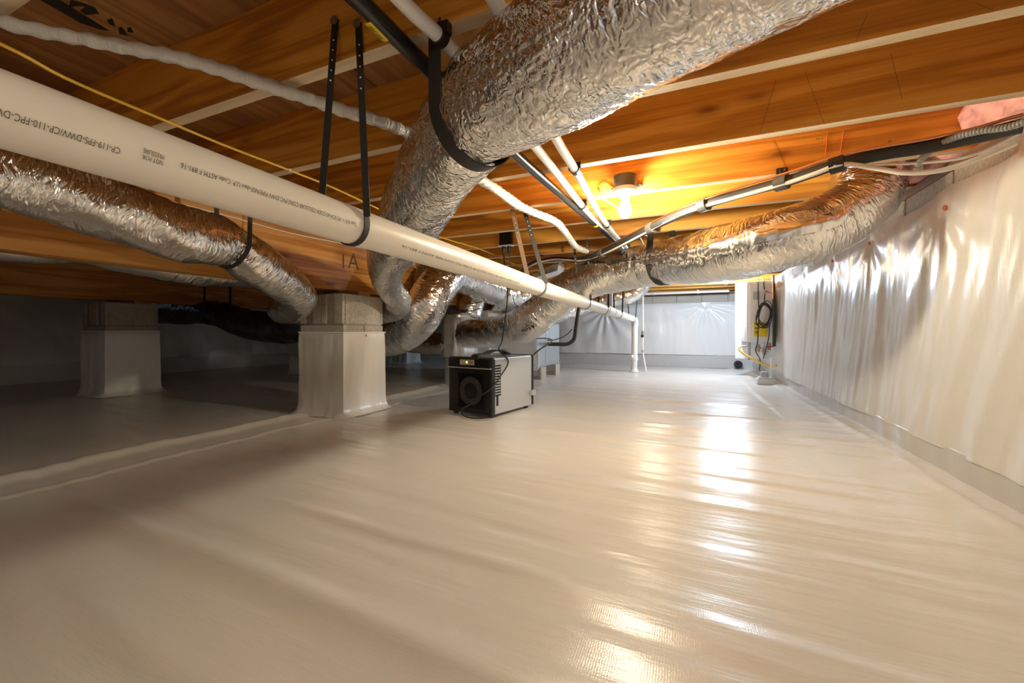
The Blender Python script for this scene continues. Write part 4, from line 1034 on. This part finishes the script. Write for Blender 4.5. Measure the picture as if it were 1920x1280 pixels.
tag(MB().tube([Vector((ox + 0.026, oy, oz - 0.118)), W(958, 505, t=0.0047), W(960, 545, t=0.0049), W(966, 570, t=0.0049), W(976, 576, t=0.0049)], 0.0035, 8, 8).build('appliance_lead', M['black'], None, True), 'thinner black cord from the outlet box ending on the silver duct', 'cord')

# ================================================================== AIR HANDLER
ah = empty('air_handler', (-2.02, 5.34, 0.15), 0, 'galvanised air handler cabinet behind the dehumidifier, on concrete blocks', 'air handler')
MB().box((-2.30, 4.84, 0.165), (-1.752, 5.86, 0.72), bev=0.004).build('cabinet', M['galv'], ah)
MB().box((-2.29, 4.828, 0.19), (-1.765, 4.842, 0.55), bev=0.003).build('front_panel', M['panel_white'], ah)
MB().box((-1.753, 4.86, 0.19), (-1.745, 5.20, 0.70), bev=0.002).build('access_panel', M['galv'], ah)
MB().box((-1.753, 5.22, 0.19), (-1.745, 5.84, 0.70), bev=0.002).build('access_panel', M['galv'], ah)
MB().box((-2.32, 4.80, 0.15), (-1.74, 5.90, 0.165)).build('drain_pan', M['galv'], ah)
MB().box((-1.82, 4.815, 0.20), (-1.785, 4.829, 0.25), bev=0.002).build('latch', M['grey_metal'], ah)
MB().cyl((-1.76, 5.28, 0.437), (-1.735, 5.28, 0.437), 0.03).build('line_collar', M['galv'], ah, True)
for y in (5.0, 5.62):
    cbk = empty('concrete_block', (-1.90, y, 0), 0, 'hollow concrete block under the %s end of the air handler' % ('near' if y < 5.3 else 'far'), 'block')
    x0b, x1b, y0b, y1b, zt = -2.10, -1.70, y - 0.10, y + 0.10, 0.149
    shell = MB()
    shell.box((x0b, y0b, 0), (x1b, y1b, 0.028)); shell.box((x0b, y0b, zt - 0.028), (x1b, y1b, zt))
    for a_, b_ in ((x0b, x0b + 0.03), ((x0b + x1b) / 2 - 0.018, (x0b + x1b) / 2 + 0.018), (x1b - 0.03, x1b)): shell.box((a_, y0b, 0.028), (b_, y1b, zt - 0.028))
    shell.build('shell', M['block'], cbk)
    for a_ in (x0b + 0.04, (x0b + x1b) / 2 + 0.03):
        MB().box((a_, y0b + 0.05, 0.030), (a_ + 0.12, y0b + 0.06, zt - 0.030)).build('core_fill', M['pvc'], cbk)
tz = 0.0
trap = [(-2.15, 4.775, 0.155), (-1.85, 4.775, 0.185), (-1.80, 4.775, 0.180), (-1.765, 4.775, 0.150), (-1.735, 4.775, 0.135), (-1.708, 4.775, 0.150), (-1.70, 4.775, 0.19), (-1.70, 4.775, 0.36)]
tag(MB().tube(trap, 0.016, 14, 6).build('condensate_trap', M['pvc_white'], None, True), 'white condensate drain with a small trap below the air handler', 'pipe')
sl = empty('suction_line', (-1.74, 5.28, 0.437), 0, 'black insulated line bending from the air handler up under the drain pipe', 'pipe')
MB().tube([(-1.74, 5.28, 0.437), (-1.62, 5.36, 0.435), (-1.50, 5.43, 0.44), (-1.43, 5.47, 0.50), (-1.41, 5.48, 0.62), (-1.385, 5.49, 0.80), (-1.36, 5.50, 0.98), (-1.36, 5.45, 1.16)], 0.026, 16, 6).build('insulation', M['rubber'], sl, True)
tag(MB().tube([(-1.744, 5.27, 0.485), (-1.64, 5.34, 0.50), (-1.52, 5.42, 0.56), (-1.45, 5.46, 0.64)], 0.006, 8, 6).build('liquid_line', M['rubber'], None, True), 'thin dark line curving beside the black suction line', 'pipe')
tag(MB().tube([dm @ Vector((FW * 0.93, DD + 0.004, DH - 0.03)), dm @ Vector((FW * 0.97, DD + 0.08, DH + 0.02)), dm @ Vector((FW * 0.95, DD + 0.35, DH + 0.10)), Vector((-1.80, 4.6, 0.50)), Vector((-1.86, 4.826, 0.47))], 0.006, 8, 6).build('control_wire', M['black'], None, True), 'black wire curving from the dehumidifier back to the air handler', 'wire')

# white supply hood seen above the pipe near the line set
hood = empty('supply_boot', W(1025, 502, t=0.0055), 0, 'white sheet-metal duct end above the cream pipe', 'duct boot')
hb = [W(1003, 512, t=0.0056), W(1048, 490, t=0.0056), W(1045, 507, t=0.0054), W(1000, 522, t=0.0054)]
hv = hb + [p + Vector((0.0, 0.22, 0.0)) for p in hb]
mesh_obj('panel', hv, [(0, 1, 2, 3), (7, 6, 5, 4), (0, 4, 5, 1), (1, 5, 6, 2), (2, 6, 7, 3), (3, 7, 4, 0)], M['panel_white'], hood)

# ================================================================== WATER HEATER CORNER
bd = MB().box((0.60, 6.42, 0.235), (0.985, 6.44, 1.28), bev=0.002).build('mounting_board', M['board'], None)
tag(bd, 'white mounting board standing out from the right wall behind the water heater', 'board')
wh = empty('water_heater', (0.80, 6.05, 0.47), 0, 'white wall-hung tankless water heater at the far right', 'water heater')
MB().box((0.655, 5.74, 0.475), (0.945, 6.40, 1.215), bev=0.022).build('casing', M['heater_white'], wh, True)
MB().box((0.690, 5.730, 0.52), (0.935, 5.745, 1.19), bev=0.005).build('cover', M['heater_white'], wh)
lb_ = MB().box((0.735, 5.724, 0.545), (0.875, 5.731, 0.715)).build('warning_label', M['yellow'], wh)
for k in range(3):
    MB().box((0.742, 5.722, 0.69 - 0.05 * k), (0.80 - 0.01 * k, 5.7245, 0.70 - 0.05 * k)).build('label_bar', M['blackink'], lb_)
MB().box((0.725, 5.726, 0.99), (0.80, 5.731, 1.09)).build('rating_label', M['grey_metal'], wh)
MB().box((0.652, 6.10, 0.93), (0.658, 6.14, 0.97)).build('side_latch', M['black'], wh)
MB().box((0.652, 5.83, 0.50), (0.6555, 5.84, 0.66)).build('side_seam', M['grey_metal'], wh)
for (x, r, z1, mt) in ((0.705, 0.016, 0.25, 'grey_metal'), (0.80, 0.012, 0.30, 'pvc_white'), (0.865, 0.012, 0.28, 'pvc_white')):
    MB().cyl((x, 5.90, z1), (x, 5.90, 0.48), r).build('service_pipe', M[mt], wh, True)
MB().tube([(0.62, 5.9, 0.415), (0.66, 5.9, 0.42), (0.705, 5.9, 0.42)], 0.011, 12, 4).build('service_pipe', M['grey_metal'], wh, True)
for k, (x, z, hm) in enumerate(((0.80, 0.40, 'brass'), (0.865, 0.36, 'brass'), (0.915, 0.42, 'red'))):
    vlv = empty('isolation_valve', (x, 5.88, z), 0, ['left brass isolation valve under the water heater', 'middle brass isolation valve under the water heater', 'isolation valve with a red handle under the water heater'][k], 'valve')
    MB().lathe([(0.014, -0.045), (0.020, -0.04), (0.020, -0.012), (0.026, -0.010), (0.026, 0.010), (0.020, 0.012), (0.020, 0.04), (0.014, 0.045)], (x, 5.88, z), n=14).build('body', M['brass'], vlv, True)
    MB().cyl((x, 5.86, z), (x, 5.83, z), 0.008).build('stem', M['brass'], vlv)
    MB().box((x - 0.035, 5.822, z - 0.007), (x + 0.035, 5.832, z + 0.007), bev=0.003).build('handle', M[hm], vlv)
tag(MB().tube([(0.60, 5.86, 0.41), (0.585, 5.83, 0.385), (0.62, 5.78, 0.34), (0.71, 5.70, 0.28), (0.80, 5.62, 0.225), (0.88, 5.56, 0.20), (0.93, 5.52, 0.215)], 0.013, 12, 6).build('gas_flex', M['yellow_flex'], None, True), 'yellow flexible gas connector looping below the water heater', 'hose')
blk = MB().tube([(0.925, 5.62, 0.43), (0.925, 5.62, 0.75), (0.922, 5.62, 1.10), (0.91, 5.62, 1.26)], 0.017, 14, 4).build('riser_pipe', M['rubber'], None, True)
tag(blk, 'black insulated riser beside the water heater and liner wall', 'pipe')
tag(MB().tube([(0.905, 5.58, 0.98), (0.905, 5.58, 1.10), (0.905, 5.58, 1.26)], 0.008, 12, 4).build('copper_riser', M['copper'], None, True), 'bare copper riser above the black pipe by the water heater', 'pipe')
tag(MB().tube([(0.82, 5.62, 1.05), (0.86, 5.61, 1.06), (0.90, 5.60, 1.05)], 0.009, 12, 4).build('copper_stub', M['copper'], None, True), 'short horizontal copper stub above the wire coil', 'pipe')
# coils of wire hung in front of the heater
for k in range(6):
    cx = 0.835 + 0.012 * math.sin(k * 2.1); cz = 0.80 + 0.018 * math.cos(k * 1.7); a_ = 0.062 + 0.008 * (k % 3); b_ = 0.125 + 0.012 * ((k * 2) % 3); ph = 0.25 * k
    pts = [(cx + a_ * math.cos(q) * math.cos(0.25 * math.sin(k)) , 5.69 - 0.008 * k + 0.012 * math.sin(2 * q + ph), cz + b_ * math.sin(q + 0.1 * k) + 0.01 * math.cos(3 * q + ph)) for q in np.linspace(0, 2 * math.pi, 17)]
    if k == 0: coil = empty('wire_coil', (0.835, 5.66, 0.80), 0, 'tangled coil of black and blue wire hanging on the water heater', 'wire')
    MB().tube(pts, 0.0050, 6, 3).build('loop', M['wire_blue'] if k in (1, 4) else M['black'], coil, True)
MB().tube([(0.835, 5.68, 0.92), (0.84, 5.68, 1.02), (0.85, 5.68, 1.08), (0.88, 5.66, 1.07)], 0.006, 8, 5).build('tie', M['black'], coil, True)
for k, (pts, lab) in enumerate((([(0.775, 5.70, 1.24), (0.775, 5.70, 1.05), (0.782, 5.69, 0.85), (0.772, 5.68, 0.62), (0.765, 5.69, 0.46), (0.745, 5.68, 0.38), (0.79, 5.66, 0.26), (0.775, 5.60, 0.15), (0.80, 5.48, 0.12)], 'long black wire hanging down the water heater front to the pump'),
                                ([(0.83, 5.70, 1.24), (0.835, 5.70, 1.16), (0.84, 5.69, 1.10)], 'short black wire above the coil on the water heater'),
                                ([(0.885, 5.66, 0.70), (0.88, 5.66, 0.55), (0.85, 5.66, 0.40), (0.82, 5.66, 0.28)], 'blue black wire hanging from the coil past the valves'))):
    tag(MB().tube(pts, 0.0055, 8, 6).build('hanging_wire', M['wire_blue'] if k == 2 else M['black'], None, True), lab, 'wire')
MB().box((0.735, 5.69, 1.155), (0.765, 5.71, 1.225), bev=0.003)
tag(MB().box((0.735, 5.66, 1.12), (0.765, 5.68, 1.20), bev=0.003).build('wire_connector', M['pvc_white'], None), 'little white connector hanging at the top of the water heater', 'connector')
# condensate pump on the floor
cpx, cpy = 0.80, 5.38
cpz = fz(cpx, cpy) + 0.002
pu = empty('condensate_pump', (cpx, cpy, cpz), 0, 'small pale condensate pump on the floor below the water heater', 'pump')
MB().box((cpx - 0.085, cpy - 0.06, cpz), (cpx + 0.085, cpy + 0.06, cpz + 0.065), bev=0.008).build('tank', M['pump'], pu)
MB().box((cpx - 0.07, cpy - 0.05, cpz + 0.065), (cpx + 0.07, cpy + 0.05, cpz + 0.082), bev=0.004).build('lid', M['pump'], pu)
MB().lathe([(0.042, 0.082), (0.042, 0.13), (0.036, 0.14), (0.0, 0.142)], (cpx - 0.01, cpy, cpz), n=20).build('motor', M['grey_metal'], pu, True)
for k in range(3):
    MB().box((cpx - 0.055 + 0.04 * k, cpy - 0.056, cpz + 0.09), (cpx - 0.05 + 0.04 * k, cpy - 0.04, cpz + 0.13)).build('fin', M['grey_metal'], pu)
MB().cyl((cpx + 0.06, cpy, cpz + 0.08), (cpx + 0.06, cpy, cpz + 0.30), 0.011).build('outlet_pipe', M['pvc_white'], pu, True)
# black round drain end at the foot of the far wall
hc = W(1384, 687.5, y=Y1 - 0.06)
dr = empty('drain_outlet', hc, 0, 'round black pipe opening at the foot of the far wall', 'drain')
MB().lathe([(0.052, -0.06), (0.060, -0.06), (0.060, 0.05), (0.052, 0.05)], (hc.x, hc.y, 0.075), (0, -1, 0), 28).build('rim', M['black'], dr, True)
MB().lathe([(0.0, 0.0), (0.054, 0.0), (0.054, 0.045), (0.0, 0.046)], (hc.x, hc.y, 0.075), (0, -1, 0), 28).build('mouth', M['hole'], dr)
# thin white supply line with a valve near the drain riser
tl = empty('water_pipe', (-0.62, 6.62, 0), 0, 'thin white upright pipe with a valve right of the drain riser', 'pipe')
MB().tube([(-0.64, 6.62, 1.28), (-0.64, 6.62, 0.62), (-0.64, 6.62, 0.28), (-0.63, 6.60, 0.24), (-0.59, 6.58, 0.0)], 0.012, 12, 5).build('pipe', M['pvc_white'], tl, True)
MB().lathe([(0.015, -0.05), (0.022, -0.045), (0.022, 0.045), (0.015, 0.05)], (-0.64, 6.62, 0.57), n=14).build('valve_body', M['brass'], tl, True)
MB().box((-0.668, 6.585, 0.52), (-0.628, 6.60, 0.56), bev=0.003).build('valve_handle', M['black'], tl)
MB().cyl((-0.64, 6.62, 0.29), (-0.64, 6.62, 0.33), 0.02).build('joint', M['grey_metal'], tl, True)
# long white pipe along the far joists
lpz = W(1290, 548, y=7.35).z
lw = empty('water_pipe', (-2.0, 7.35, lpz), 0, 'long white horizontal pipe below the farthest joist', 'pipe')
MB().cyl((-3.2, 7.35, lpz), (0.60, 7.35, lpz), 0.020).build('pipe', M['pvc_white'], lw, True)
for x in (-0.55, 0.15):
    MB().box((x - 0.012, 7.325, lpz - 0.025), (x + 0.012, 7.375, JB - 0.001)).build('clip', M['grey_metal'], lw)
